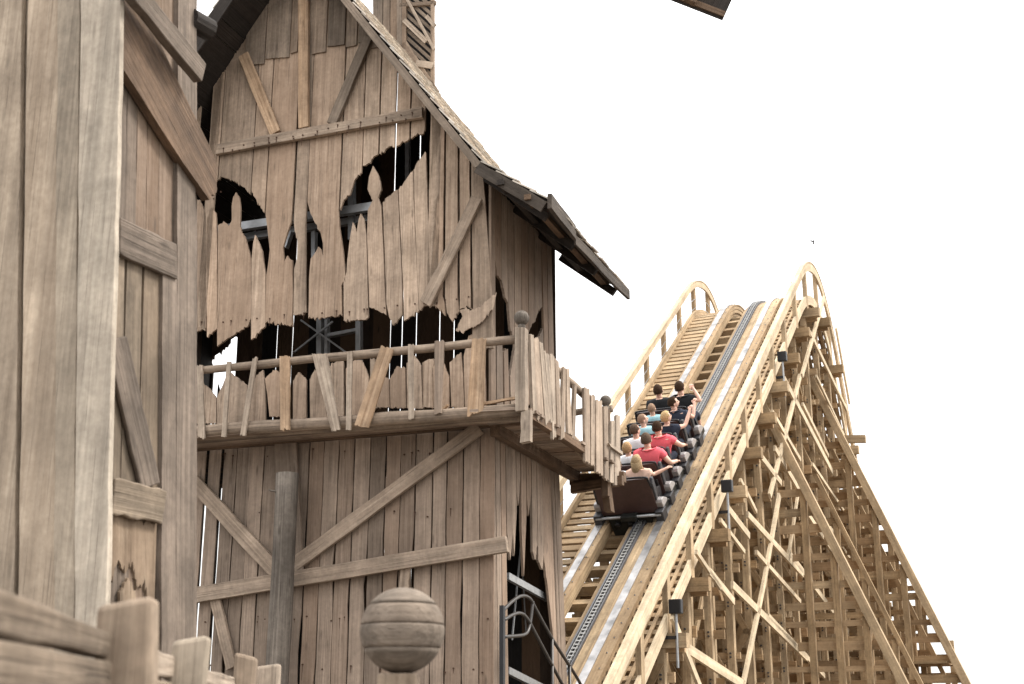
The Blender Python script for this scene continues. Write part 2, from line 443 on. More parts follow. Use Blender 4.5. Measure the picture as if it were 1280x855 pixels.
for k in range(n_):
    ua = -6.08 + (ul0 + 6.08) * k / n_ + .008; ub_ = -6.08 + (ul0 + 6.08) * (k + 1) / n_ - .008
    up.plate([Bw(ua, 0, roofz(ua)), Bw(ub_, 0, roofz(ub_)), Bw(ub_, 0, 5.2 + R.uniform(-.2, .2)), Bw(ua, 0, 5.2 + R.uniform(-.2, .2))], TB, jag=.014)
# the torn board at the far left keeps its lower half
up.plate([Bw(ul0 + .02, 0, 7.35), Bw(ul0 + .3, 0, 7.3), Bw(ul0 + .3, 0, 5.3), Bw(ul0 + .02, 0, 5.15)], TB, jag=.014)
hung(up, 1043, 1098, [(1043, 1340), (1060, 1366), (1098, 1350)])
hung(up, 60, 116, [(60, 1340), (95, 1370), (116, 1345)], conv=lambda x, y: (500 + x / 3.29, 160 + (y - 712.5) / 3.29 + 12)) if 0 else None
hung(up, 116, 174, [(116, 690), (130, 716), (160, 745), (186, 772), (183, 720), (174, 690)][:5] + [(176, 690)], conv=C6)
hung(up, 176, 231, [(182, 690), (193, 760), (215, 797), (243, 752), (238, 690)], conv=C6)
hung(up, 233, 281, [(243, 745), (268, 740), (297, 742), (292, 735)], conv=C6)
hung(up, 283, 338, [(297, 742), (297, 905), (385, 905), (381, 700)], conv=C6)
# boards standing below the torn eyes
face(up, [(22, 175), (40, 190), (62, 245), (65, 420), (62, 745), (22, 765)], C4)
face(up, [(66, 260), (88, 205), (105, 235), (110, 330), (111, 750), (66, 785)], C4)
face(up, [(116, 292), (140, 272), (166, 290), (177, 268), (176, 205), (184, 160), (196, 143), (210, 166), (216, 215), (213, 300), (236, 345), (256, 415), (262, 445), (262, 702), (248, 740), (150, 800), (112, 830)], C4)
face(up, [(265, 440), (272, 370), (281, 333), (296, 362), (312, 405), (326, 510), (325, 740), (285, 780), (263, 800)], C4)
face(up, [(675, 545), (688, 500), (692, 440), (704, 340), (716, 276), (727, 300), (733, 322), (742, 262), (752, 238), (766, 264), (776, 340), (784, 700), (760, 712), (676, 716)], C4)
face(up, [(790, 655), (779, 330), (783, 222), (805, 178), (792, 155), (781, 130), (788, 75), (806, 25), (824, 55), (838, 90), (843, 132), (829, 166), (842, 205), (848, 330), (864, 690), (830, 672)], C4)
face(up, [(849, 190), (868, 165), (890, 150), (916, 132), (922, 260), (936, 560), (936, 688), (916, 712), (895, 736), (878, 700), (866, 640), (858, 400)], C4)
face(up, [(920, 130), (940, 105), (960, 76), (983, 48), (990, 250), (1002, 500), (1010, 672), (975, 696), (944, 716), (941, 580), (928, 300)], C4)
face(up, [(986, 44), (1003, 10), (1020, -12), (1041, -35), (1048, 200), (1056, 400), (1062, 640), (1030, 652), (1012, 668), (1003, 500), (992, 250)], C4)
uw = up.build('upper_wall', W_FRONT, barn)
# upper tier of cladding under the ridge, overlapping the boards below
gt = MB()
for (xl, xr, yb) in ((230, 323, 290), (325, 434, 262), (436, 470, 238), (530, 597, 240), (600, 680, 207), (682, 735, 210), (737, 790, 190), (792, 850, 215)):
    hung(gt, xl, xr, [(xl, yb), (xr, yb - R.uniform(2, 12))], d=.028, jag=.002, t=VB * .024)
gt.build('gable_cladding', W_GABLE, barn)  # board tone partly darkened to stand for shade under the roof overhang
# --- timbers on the upper face
def timber(name, mat, p, q, wpx, d, conv=None, th=.06, seg=6, jit=.006, w2=1.0, par=None, fn=None):
    fn = fn or Fp
    a = fn(*(conv(*p) if conv else p), d); b = fn(*(conv(*q) if conv else q), d)
    n = VB if fn is Fp else UB
    wv = (b - a).normalized().cross(n).normalized() * wpx
    mb = MB(); mb.board(a, b, wv, n * th, seg, jit, w2, ends=.02)
    return mb.build(name, mat, par or barn, bevel=.006)
timber('beam', W_BEAM, (108, 668), (1028, 502), .16, .06, C3, .07)
timber('post', W_RAW, (499, -40), (499, 572), .165, .075, C3, .07, w2=.95)
timber('brace', W_RAW, (228, 240), (372, 592), .17, .06, C3, .05)
timber('brace', W_GABLE, (785, 165), (625, 548), .155, .06, C3, .05)
timber('brace', W_BEAM, (318, 285), (105, 725), .17, .065, C6, .05)
pa = MB(); face(pa, [(395, 675), (384, 735), (338, 798), (252, 841), (229, 832), (257, 775), (246, 748), (330, 738)], C6, d=.05, t=VB * .02)
pa.build('patch_board', W_FRONT, barn)
M_RUST = plain('rust', (.075, .04, .025), .9, .1)
nl = MB()
def nail(px, py, d, run=0):
    p = Fp(px, py, d); nl.tube([p + VB * .01, p - VB * .008], .011, 6)
    if run: nl.board(p - VB * .001, p - VB * .001 - Z * run, UB * .008, VB * .006, 1, 0, w2=.3)
for x0, y0, x1, y1, n_ in ((276, 184, 522, 142, 16), (276, 190, 522, 148, 13), (250, 405, 600, 372, 22), (262, 250, 280, 240, 2)):
    for k in range(n_):
        t = (k + R.uniform(.1, .9)) / n_; nail(x0 + (x1 - x0) * t, y0 + (y1 - y0) * t + R.uniform(-3, 3), .101 if y0 < 200 else .006, R.uniform(.03, .12) if R.random() < .5 else 0)
for k in range(46): nail(R.uniform(255, 610), R.choice((565, 640, 775, 835)) + R.uniform(-6, 6), .006, R.uniform(.04, .2) if R.random() < .6 else 0)
nb_ = nl.build('nails', M_RUST, barn); nb_['kind'] = 'stuff'
# --- broken inner planks standing behind the balcony rail
bp = MB()
for pts in ([(20, 460), (20, 285), (38, 262), (57, 300), (57, 460)],
            [(60, 460), (60, 290), (80, 308), (107, 345), (107, 460)],
            [(111, 462), (111, 345), (140, 280), (160, 230), (176, 236), (245, 292), (245, 470)],
            [(248, 465), (262, 292), (290, 245), (315, 222), (325, 300), (327, 462)],
            [(345, 430), (335, 330), (324, 262), (345, 240), (371, 220), (390, 240), (390, 430)],
            [(450, 440), (450, 272), (462, 248), (477, 232), (508, 266), (508, 436)],
            [(526, 440), (524, 262), (546, 220), (572, 235), (600, 440)],
            [(600, 440), (606, 222), (625, 190), (640, 440)],
            [(630, 440), (630, 192), (650, 180), (673, 186), (675, 430)],
            [(687, 430), (685, 216), (722, 180), (755, 178), (786, 252), (792, 420)],
            [(795, 400), (793, 170), (812, 170), (822, 260), (822, 392)],
            [(824, 390), (826, 280), (850, 250), (876, 262), (880, 388)],
            [(884, 392), (880, 262), (912, 205), (949, 214), (952, 390)],
            [(957, 392), (955, 192), (992, 158), (1020, 202), (1027, 396)],
            [(1030, 392), (1026, 190), (1050, 176), (1075, 172), (1080, 390)],
            [(1083, 392), (1080, 240), (1100, 225), (1110, 392)]):
    face(bp, pts, C5, d=-.04, jag=.008)
for pts in ([(0, 430), (0, 270), (20, 232), (45, 240), (70, 300), (70, 425)],
            [(80, 425), (72, 240), (95, 222), (118, 198), (128, 300), (132, 425)],
            [(136, 430), (130, 215), (150, 130), (215, 130), (222, 425)]):
    face(bp, pts, C7, d=-.04, jag=.008)
bp.build('broken_planks', W_FRONT, barn)
# --- lower front wall
lw = MB()
seams = [140, 159, 177, 196, 214, 232, 251, 270, 289, 306.5, 324, 342, 361, 381, 400, 419, 439, 459, 479, 498, 517, 539, 557, 578, 599, 617.5]
ztop = 3.86
for i, (x0, x1) in enumerate(zip(seams[:-1], seams[1:])):
    u0 = Fp(x0, 690).dot(UB) - UB0; u1 = Fp(x1, 690).dot(UB) - UB0
    ga, gb_ = R.uniform(.003, .014), R.uniform(.003, .014); gc, gd = R.uniform(.002, .016), R.uniform(.002, .016)
    if x0 in (251, 270): ga = .026; gc = .03
    if x1 in (251, 270): gb_ = .026; gd = .03
    mid = []
    if R.random() < .6:
        zz = R.uniform(-.6, 2.2); mid = [(u1 - .01, zz + .5), (u1 - R.uniform(.025, .05), zz), (u1 - .008, zz - .6)]
    dz = R.uniform(-.01, .01)
    pts = [Bw(u0 + ga, dz, ztop), Bw(u1 - gb_, dz, ztop)] + [Bw(a, dz, c) for a, c in mid] + [Bw(u1 - gd, dz, -CAMZ), Bw(u0 + gc, dz, -CAMZ)]
    lw.plate(pts, VB * .02, side=.005)
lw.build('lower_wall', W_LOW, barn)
timber('beam', W_BEAM, (238, 745), (634, 680), .2, .075, None, .09)
timber('brace', W_BEAM, (240, 600), (352, 722), .2, .06, None, .06)
timber('brace', W_BEAM, (600, 534), (360, 712), .19, .06, None, .06)
timber('brace', W_BEAM, (268, 744), (290, 836), .15, .05, None, .05)
timber('brace', W_BEAM, (508, 700), (504, 752), .13, .045, None, .04)
timber('backing_board', W_LOW, (357, 542), (366, 720), .33, .06, None, .05)
# --- side wall (right), partly torn
sw = MB(); TS = -UB * .035
def side(pts, jag=.014): sw.plate([Sp(x, y) for x, y in pts], TS, jag=jag, step=.09)
zr = lambda px: 205
def sidetop(x0, x1, low):
    a = Sp(x0, 400); b = Sp(x1, 400); va = a.dot(VB) - VB0 + .008; vb = b.dot(VB) - VB0 - .008
    L = [Sp(x, y) for x, y in low]
    sw.plate([Bw(0, va, 7.0), Bw(0, vb, 7.0)] + L[::-1], TS, jag=.012, step=.09)
sidetop(612.8, 618, [(614, 505), (620, 505)])
sidetop(618.5, 626, [(619, 325), (622, 345), (626.5, 350)])
sidetop(626.5, 634, [(627, 350), (632, 372), (635, 378)])
sidetop(634.5, 642, [(635.5, 378), (638, 410), (643, 425)])
side([(621, 432), (624, 420), (628, 428), (629, 510), (621, 510)]); side([(630, 440), (635, 436), (637, 510), (631, 510)]); side([(638, 470), (644, 432), (647, 510), (639, 510)])
sidetop(643, 651, [(644, 505), (653, 505)])
sidetop(651.6, 660, [(653, 505), (662, 505)])
sidetop(660.6, 668, [(661.5, 415), (665, 405), (669, 402)])
sidetop(668.6, 676, [(669, 402), (673, 388), (678, 384)])
side([(663, 505), (664, 440), (670, 425), (679, 412), (681, 505)])
sidetop(678, 684, [(682, 505), (687, 505)])
sidetop(684.5, 690.3, [(687.5, 505), (694, 505)])
def sidelow(x0, x1, low):
    a = Sp(x0, 560); b = Sp(x1, 560)
    va = a.dot(VB) - VB0 + .006; vb = b.dot(VB) - VB0 - .006
    L = [Sp(x, y) for x, y in low]
    sw.plate([Bw(0, va, 3.86), Bw(0, vb, 3.86)] + L[::-1], TS, jag=.02, step=.1)
sidelow(612.5, 618, [(618.5, 960), (624, 960)])
sidelow(618.5, 624.5, [(624.5, 960), (630, 960)])
sidelow(625, 631, [(630.6, 960), (637, 960)])
sidelow(631.5, 638, [(634, 665), (638, 700), (641, 668)])
sidelow(638.5, 644, [(640, 640), (643, 695), (646, 640)])
sidelow(644.5, 650, [(646, 612), (648, 632), (650.5, 600)])
sidelow(651, 657, [(652, 660), (655, 720), (658, 650)])
sidelow(657.5, 663, [(659, 625), (661, 645), (664, 615)])
sidelow(664.5, 670, [(666, 690), (669, 700), (672, 680)])
sidelow(670.5, 677, [(673, 700), (678, 712), (680, 690)])
sidelow(677.5, 684, [(690, 960), (699, 960), (694, 780), (687, 740), (683, 700)][::-1][0:0] or [(679, 690), (685, 735), (691, 790), (697, 960), (703, 960), (692, 640)])
sidelow(686, 691, [(702.5, 960), (707, 960)])
sidelow(691.5, 698, [(707.5, 960), (713, 960)])
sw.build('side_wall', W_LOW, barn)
# --- back wall, left wall, interior floors (inner shade painted in near-black), with through gaps
DEP = 2.78
bw = MB()
def bu(px, py): return on(VB, VB0 + DEP, px, py).dot(UB) - UB0
cuts = sorted([bu(*q) for q in ((251, 740), (271, 740), (344, 460), (364, 450), (493.5, 212), (507.5, 205), (525, 185), (549, 430), (567, 430))])
hi_ = None
edges = [-6.1] + cuts + [0.0]
hq = [on(VB, VB0 + DEP, *q) for q in ((264, 452), (297, 419), (299, 470), (277, 496))]
ha, hb_, hc, hd_ = [(q.dot(UB) - UB0, q.z - CAMZ) for q in hq]
hx0, hx1 = ha[0], hb_[0]
def bboard(u0, u1, z0, z1=None):
    if u1 - u0 < .01: return
    pts = [Bw(u0, DEP, z0), Bw(u1, DEP, z0)]
    if z1 is None:
        pts += [Bw(u1, DEP, roofz(u1) - .02)]
        if u0 < RID[0] < u1: pts += [Bw(RID[0], DEP, RID[1] - .02)]
        pts += [Bw(u0, DEP, roofz(u0) - .02)]
    else: pts += [Bw(u1, DEP, z1), Bw(u0, DEP, z1 - .25)]
    bw.plate(pts, VB * .03, side=.003, jag=.02)
for a, b in zip(edges[:-1], edges[1:]):
    WC = [bu(251, 740), bu(271, 740)]
    a2 = a + (.055 if a in WC else .012); b2 = b - (.055 if b in WC else .012)
    n = max(1, round((b - a) / .3))
    es = [a2 + (b2 - a2) * k / n for k in range(n + 1)]
    if a2 < hx0 < b2 or a2 < hx1 < b2:
        es = sorted([a2, b2] + [e for e in es[1:-1] if not hx0 - .08 < e < hx1 + .08] + [e for e in (hx0, hx1) if a2 < e < b2])
    for p, q in zip(es[:-1], es[1:]):
        if p >= hx0 - .02 and q <= hx1 + .02:
            lo_ = lambda u: ha[1] + (hd_[1] - ha[1]) * min(1, (u - ha[0]) / (hd_[0] - ha[0])) if u < hd_[0] else hd_[1] + (hc[1] - hd_[1]) * (u - hd_[0]) / (hc[0] - hd_[0])
            hi_ = lambda u: ha[1] + (hb_[1] - ha[1]) * (u - ha[0]) / (hb_[0] - ha[0])
            lowpts = [Bw(u, DEP, lo_(u)) for u in ([p] + [u for u in (hd_[0],) if p < u < q] + [q])]
            bw.plate([Bw(p, DEP, -CAMZ), Bw(q, DEP, -CAMZ)] + lowpts[::-1], VB * .03, side=.003, jag=.02)
            bw.plate([Bw(p, DEP, hi_(p)), Bw(q, DEP, hi_(q)), Bw(q, DEP, roofz(q) - .02), Bw(p, DEP, roofz(p) - .02)], VB * .03, side=.003, jag=.02)
        else: bboard(p, q, -CAMZ)
for q in ((251, 740), (271, 740)):
    u = bu(*q); bw.plate([Bw(u - .08, DEP - .02, 3.55), Bw(u + .08, DEP - .02, 3.55), Bw(u + .08, DEP - .02, roofz(u) - .06), Bw(u - .08, DEP - .02, roofz(u) - .06)] if not (hx0 - .05 < u < hx1 + .05) else
             [Bw(u - .08, DEP - .02, hi_(u) - .02), Bw(u + .08, DEP - .02, hi_(u) + .06), Bw(u + .08, DEP - .02, roofz(u) - .06), Bw(u - .08, DEP - .02, roofz(u) - .06)], VB * .015, side=0)
bw.build('back_wall', W_INSHADE, barn)
lf = MB()
for k in range(9):
    v0 = k * DEP / 9; lf.board(Bw(-6.1, v0 + DEP / 18, -CAMZ), Bw(-6.1, v0 + DEP / 18, 6.98), VB * (DEP / 9 - .004), UB * .03)
lf.build('left_wall', W_INSHADE, barn)
fl = MB()
for k in range(14):
    v0 = .08 + k * (DEP - .16) / 14
    fl.board(Bw(-6.06, v0 + .09, 3.62), Bw(-.06, v0 + .09, 3.62), VB * .17, Z * .04)
fl.build('inner_floor', W_INSHADE, barn)
# the near-black boards above keep the room dark by their colour
# --- steel frame inside
sf = MB()
def bar(p, q, d, w=.09, t=.09, fn=Fp, mb=None):
    a = fn(*p, d); b = fn(*q, d); n = VB if fn is Fp else UB
    wv = (b - a).normalized().cross(n).normalized() * w
    (mb or sf).board(a, b, wv, n * t)
bar((246, 292), (470, 258), -.35, .12); bar((246, 306), (470, 272), -.55, .10)
bar((400, 395), (400, 470), -1.4, .08); bar((449, 395), (449, 470), -1.4, .08); bar((409, 395), (409, 470), -1.4, .05)
bar((409, 420), (446, 413), -1.4, .05); bar((376, 400), (432, 440), -1.3, .025, .025); bar((416, 402), (368, 440), -1.3, .025, .025)
bar((440, 200), (440, 300), -.5, .09); bar((393, 290), (393, 330), -.5, .06); bar((510, 160), (510, 250), -1.2, .06); bar((365, 290), (358, 310), -.4, .03)
sf.build('steel_frame', M_GSTEEL, barn)
ss = MB()
bar((634, 720), (684, 748), -.12, .09, .06, Sp, ss); bar((634, 838), (690, 866), -.12, .09, .06, Sp, ss)
bar((655, 640), (640, 800), -.3, .02, .02, Sp, ss); bar((652, 690), (660, 830), -.5, .018, .018, Sp, ss)
ss.build('steel_bracing', M_GSTEEL, barn)
# --- roof: steep slopes that kick out over the eaves, front overhang
def roof_side(sgn):
    def X(u): return u if sgn > 0 else 2 * RID[0] - u
    v0, v1 = (-.5 if sgn > 0 else -.78), 3.1
    bd = MB()
    pr = [(RID[0], RID[1]), (0.03, 7.0), (.95, 6.31)]
    for (ua, za), (ub, zb) in zip(pr[:-1], pr[1:]):
        n = int(round(math.hypot(ub - ua, zb - za) / .24))
        for k in range(n):
            t0, t1 = k / n, (k + 1) / n
            a = (ua + (ub - ua) * t0, za + (zb - za) * t0); b = (ua + (ub - ua) * t1, za + (zb - za) * t1)
            c = ((a[0] + b[0]) / 2, (a[1] + b[1]) / 2)
            wv = UB * sgn * (b[0] - a[0]) + Z * (b[1] - a[1])
            nv = UB * sgn * (-(b[1] - a[1])) + Z * (b[0] - a[0]); nv = nv.normalized()
            e0 = R.uniform(-.05, .02); e1 = R.uniform(-.12, .1)
            bd.board(Bw(X(c[0]), v0 + e0, c[1]) + nv * .03, Bw(X(c[0]), v1 + e1, c[1]) + nv * .03, wv * .985, nv * .03, 2, .004)
    o = bd.build('roof', W_ROOF, barn)
    sh = MB()
    for (ua, za), (ub, zb) in zip(pr[:-1], pr[1:]):
        L = math.hypot(ub - ua, zb - za); n = int(round(L / .26))
        d = (UB * sgn * (ub - ua) + Z * (zb - za)).normalized()
        nv = (UB * sgn * (-(zb - za)) + Z * (ub - ua)).normalized()
        for k in range(n):
            t = (k + .5) / n
            v = v0 - .04
            while v < v1 + .05:
                wd = R.uniform(.14, .3)
                c = Bw(X(ua + (ub - ua) * t), v + wd / 2, za + (zb - za) * t) + nv * R.uniform(.062, .075) + d * R.uniform(-.02, .03)
                tilt = nv * .014
                sh.board(c - d * .18 - tilt * .3, c + d * .17 + tilt * 2.2, VB * (wd - .008), nv * .02, ends=.02)
                v += wd
    sh.build('shingles', W_SHING, o)
    # barge boards on the front edge
    for i, ((ua, za), (ub, zb)) in enumerate(zip(pr[:-1], pr[1:])):
        d = (UB * sgn * (ub - ua) + Z * (zb - za)).normalized(); nv = (UB * sgn * (-(zb - za)) + Z * (ub - ua)).normalized()
        mb = MB(); hw = (.10 if i == 0 else .15) if sgn > 0 else .2; mb.board(Bw(X(ua), v0 - .05, za) - nv * (hw / 2 - .045), Bw(X(ub), v0 - .05, zb) - nv * (hw / 2 - .045), nv * hw, VB * .03, 8, .006)
        mb.build('barge_board', W_EAVE if i else (W_GABLE if sgn > 0 else W_ROOF), o)
    # rafters and purlins seen from below
    for v in (-.25, .9, 2.0, 3.0):
        rf = MB()
        for (ua, za), (ub, zb) in zip(pr[1:-1], pr[2:]):
            nv = (UB * sgn * (-(zb - za)) + Z * (ub - ua)).normalized()
            rf.board(Bw(X(ua + .02), v, za) - nv * .05, Bw(X(ub - .05), v, zb) - nv * .05, nv * .12, VB * .07, 3, .004)
        rf.build('rafter', W_ROOF, o)
    for c_ in ((.35, 6.70, W_ROOF), (.72, 6.44, W_BROWN)):
        mb = MB(); mb.board(Bw(X(c_[0]), v0 - .1, c_[1]), Bw(X(c_[0]), v1, c_[1]), UB * .09, Z * .07, 4, .004); mb.build('purlin', c_[2], o)
    return o
roofR = roof_side(1); roofL = roof_side(-1)
ef = MB(); ef.board(Bw(1.03, -.62, 6.33), Bw(1.0, .55, 6.33), UB * .05, Z * .2, 3, .01); ef.build('fascia_board', W_EAVE, roofR)
ef = MB(); ef.board(Bw(.98, .6, 6.25), Bw(1.06, 3.1, 6.24), UB * .04, Z * .14, 4, .015); ef.build('fascia_board', W_EAVE, roofR)
# --- louvred lantern behind the ridge
LD = -3.3
cu = MB()
def lv(pts, d=LD, t=VB * .04, mb=None): (mb or cu).plate([Fp(x, y, d) for x, y in pts], t, jag=.01)
lv([(466, -60), (478, -60), (478, 60), (466, 60)]); lv([(479, -60), (487, -60), (487, 70), (479, 70)]); lv([(488, -60), (496, -60), (496, 80), (488, 80)])
lantern = cu.build('lantern', W_GABLE, barn)
fr = MB()
for p, q, wd in (((500, -60), (500, 90), .1), ((506, -60), (505, 62), .09), ((541, -60), (541, 135), .06), ((503, 56), (543, 118), .2), ((500, 7), (545, 4), .07)):
    bar(p, q, LD + .06, wd, .05, Fp, fr)
fr.build('lantern_frame', W_GABLE, lantern)
for k in range(15):
    y = -40 + k * 9.5
    mb = MB(); bar((507, y), (540, y + 30), LD + .02, .055, .03, Fp, mb); mb.build('louvre', W_GABLE, lantern)
for p, q, wd in (((506, -6), (543, 62), .05), ((505, 25), (533, 52), .09), ((520, 79), (541, 82), .12), ((533, 20), (544, 33), .07)):
    mb = MB(); bar(p, q, LD + .1, wd, .025, Fp, mb); mb.build('loose_slat', W_SLAT, lantern)
lb = MB(); lb.plate([Fp(x, y, LD - .5) for x, y in ((468, -60), (543, -60), (543, 108), (500, 70), (468, 60))], VB * .03); lb.build('lantern_back', W_INSHADE, lantern)

# --- balcony round the front and right side
FZ = 3.60
dk = MB()
# deck planks run outwards on the side
v = -.78
while v < 3.4:
    wd = R.uniform(.09, .17)
    e1 = .78 + R.uniform(-.1, .05)
    dk.board(Bw(.03 if v > -.05 else -4.6 * 0 + .03, v + wd / 2, FZ + .03 + R.uniform(-.012, .012)), Bw(e1, v + wd / 2 + R.uniform(-.03, .03), FZ + .03 + R.uniform(-.012, .012)), VB * wd, Z * .035, 3, .008)
    v += wd + R.uniform(.012, .045)
for k in range(4):
    dk.board(Bw(-5.2, -.1 - k * .17, FZ + .03), Bw(.02, -.1 - k * .17, FZ + .03), VB * .155, Z * .035, 5, .006)
balcony = dk.build('balcony', W_LOW, barn)
def log(name, pts, r, mat=W_LOG, par=None, n=12):
    P = []
    for a, b in zip(pts[:-1], pts[1:]):
        for k in range(8): P.append(V3(a).lerp(V3(b), k / 8) + V3((R.uniform(-.008, .008), R.uniform(-.008, .008), R.uniform(-.008, .008))))
    P.append(V3(pts[-1])); mb = MB()
    mb.tube(P, [r * R.uniform(.9, 1.08) for _ in P], n, .03); return mb.build(name, mat, par or balcony, smooth=True)
log('rail', [Fp(238, 464, .7), Fp(650, 424, .7)], .058)
log('edge_log', [Fp(236, 540, .66), Fp(652, 512, .66)], .085)
log('edge_log', [Fp(236, 546, .52), Fp(648, 521, .52)], .06)
log('rail', [Sp(652, 424, .7), Sp(738, 500, .7)], .06)
log('edge_log', [Sp(712, 545, .68), Sp(737, 578, .68)], .07)
log('rail', [Bw(.7, 3.35, 4.55), Bw(-1.2, 3.35, 4.5)], .055)
log('edge_log', [Bw(.66, 3.35, 3.75), Bw(-1.2, 3.35, 3.72)], .07)
def slat(conv, tl, tr, br, bl, d, mat, fn=Fp, th=.03, jag=.01):
    n = VB if fn is Fp else UB * -1
    mb = MB(); pts = [fn(*conv(*q), d) for q in (tl, tr, br, bl)]
    al = ((pts[0] + pts[1]) - (pts[2] + pts[3])).normalized()
    mb.plate(pts, n * th, along=al, jag=jag, side=.004); mb.build('slat', mat, balcony)
for q in (((22, 200), (45, 200), (55, 525), (25, 525), W_SLAT), ((155, 185), (172, 185), (150, 520), (130, 520), W_SLAT), ((270, 170), (289, 168), (236, 515), (213, 515), W_SLAT),
          ((390, 160), (432, 160), (433, 488), (393, 490), W_RAW), ((534, 148), (600, 152), (658, 488), (622, 497), W_SLAT), ((690, 141), (713, 138), (706, 488), (685, 490), W_SLAT),
          ((842, 113), (896, 130), (784, 480), (723, 468), W_RAW), ((962, 108), (984, 106), (986, 438), (963, 442), W_SLAT), ((1080, 95), (1121, 94), (1110, 415), (1078, 420), W_LOW)):
    slat(C5, *q[:4], .78, q[4])
slat(C7, (165, 142), (221, 140), (208, 440), (144, 462), .78, W_RAW)
for q in (((405, 125), (418, 128), (432, 445), (416, 452)), ((420, 140), (440, 146), (460, 470), (432, 474)), ((442, 155), (456, 162), (486, 470), (468, 500)),
          ((462, 195), (482, 210), (500, 480), (488, 490)), ((485, 205), (503, 215), (511, 548), (497, 552)), ((506, 225), (521, 235), (534, 500), (517, 505)), ((540, 263), (550, 263), (546, 545), (530, 558)),
          ((553, 266), (564, 268), (577, 540), (558, 530)), ((586, 330), (596, 335), (588, 560), (576, 550)), ((625, 345), (648, 350), (650, 655), (630, 645)), ((654, 375), (671, 380), (668, 668), (655, 660)),
          ((674, 395), (699, 402), (704, 705), (676, 690)), ((706, 420), (724, 425), (727, 724), (710, 716)), ((738, 482), (752, 480), (748, 738), (731, 730)), ((757, 460), (773, 458), (776, 742), (752, 745))):
    slat(C7, *q, .78, R.choice([W_SLAT, W_SLAT, W_LOG, W_BEAM]), Sp, .035)
slat(C7, (728, 572), (735, 585), (786, 622), (784, 606), .82, W_SLAT, Sp)
def newel(fn, px, ytop, ybot, wd, d, rball, yb, mat=W_SLAT):
    a = fn(px, ybot, d); b = fn(px, ytop, d)
    mb = MB(); mb.board(a, b, UB * wd, VB * wd, 5, .006, ends=.02); o = mb.build('newel_post', mat, balcony, bevel=.01)
    bb = MB(); c = fn(px, yb, d); bb.ball(c, rball, 20, 12); 
    bb.tube([V3((c.x, c.y, b.z - .01)), V3((c.x, c.y, c.z - rball * .8))], [.055, .04], 12)
    bb.build('ball_finial', W_BARK, balcony, smooth=True)
newel(Fp, 652, 411, 516, .13, .74, .095, 397.5)
newel(Sp, 757, 512, 622, .11, .68, .085, 501, W_BROWN)
mb = MB(); mb.board(Fp(659, 516, .74), Fp(658, 552, .74), UB * .12, VB * .1, 3, .006, ends=.03); mb.build('post_stub', W_SLAT, balcony)
mb = MB()
mb.board(Bw(.0, 3.42, FZ - .1), Bw(.85, 3.42, FZ - .1), Z * .16, VB * .14, 3, .006); mb.board(Bw(.72, -.6, FZ - .02), Bw(.72, 3.5, FZ - .02), UB * .1, Z * .1, 6, .008)
mb.board(Bw(.1, -.1, FZ - .06), Bw(.1, 3.5, FZ - .06), UB * .14, Z * .14, 6, .008); mb.board(Bw(-5, -.06, FZ + .0), Bw(.6, -.06, FZ + .0), VB * .06, Z * .03, 6, .004)
mb.build('joist', W_BROWN, balcony)
mb = MB(); mb.board(Sp(757, 600, .66), Sp(762, 640, .66), UB * .1, VB * .2, 2, .01); mb.build('bracket', W_BROWN, balcony)
mb = MB(); mb.board(Bw(.05, 3.3, FZ - .25), Bw(.85, 3.3, FZ - .18), Z * .14, VB * .12, 2, .01); mb.build('bracket', W_BROWN, balcony)
# split offcuts lying on the deck edge
for p, q in (((600, 505), (650, 497)), ((470, 522), (545, 516)), ((545, 519), (560, 506))):
    mb = MB(); mb.board(Fp(*p, .62), Fp(*q, .6), Z * .03, VB * .05, 3, .006); mb.build('offcut', W_RAW, balcony)
# log prop under the balcony
lp = MB(); a = Fp(360, 960, .4); b = Fp(359.5, 592, .4)
P = [V3((b.x + .004 * math.sin(k), b.y, -0.02 + (b.z + .02) * k / 10)) for k in range(11)]
lp.tube(P, [.15 * R.uniform(.95, 1.04) for _ in P], 16, .03)
pz = lp.build('support_log', W_BARK, barn, smooth=True)
log('twig', [Fp(348, 616, .5), Fp(336, 612, .55)], .012, W_BARK, pz, 6)

# ================================================================== SHED (left foreground)
ZS = 8.0
rr_ = ray(142, 430); cs = rr_ * (ZS / rr_.y)
SU0 = cs.dot(UB); SV0 = cs.dot(VB)
def SF(px, py, d=0): return on(VB, SV0 - d, px, py)
_A, _B = SF(153, 0), SF(131, 770)
SN = VB.cross(_A - _B).normalized()
if SN.dot(UB) < 0: SN = -SN
def SS(px, py, e=0): return on(SN, SN.dot(_A - O) + e - .10, px, py)
shed = thing('plank_shed', V3((cs.x, cs.y, 0)), 'near shed of pale upright planks at the left edge, brown diagonal timber on its side', 'shed')
def sboard(name, x0, x1, mat, d, fn, top=-80, bot=1010, th=.05, par=None, y0=None, y1=None, skew=0):
    n = VB if fn is SF else -UB
    mb = MB(); mb.plate([fn(x0 + skew, top, d), fn(x1 + skew, top, d), fn(x1, bot, d), fn(x0, bot, d)], n * th, side=.005, jag=.004, step=.2)
    return mb
mb = MB()
for x0, x1, x2, x3, d in ((-150, -60, -150, -62, 0), (-58, 28, -60, 14, 0), (36, 96, 18, 72, .01), (74, 120, 60, 120, -.01)):
    mb.plate([SF(x0, -80, d), SF(x1, -80, d), SF(x3, 1010, d), SF(x2, 1010, d)], VB * .05, side=.004, jag=.01, step=.3)
mb.plate([SF(-150, -80, -.06), SF(120, -80, -.06), SF(110, 1010, -.06), SF(-150, 1010, -.06)], VB * .02)
mb.build('front_wall', W_SHED, shed, bevel=.006)
mb = MB(); mb.plate([SF(101, -80, .06), SF(153, -80, .06), SF(125.5, 1010, .06), SF(90, 1010, .06)], VB * .05, side=.006, jag=.01); mb.build('corner_post', W_SHEDP, shed, bevel=.012)
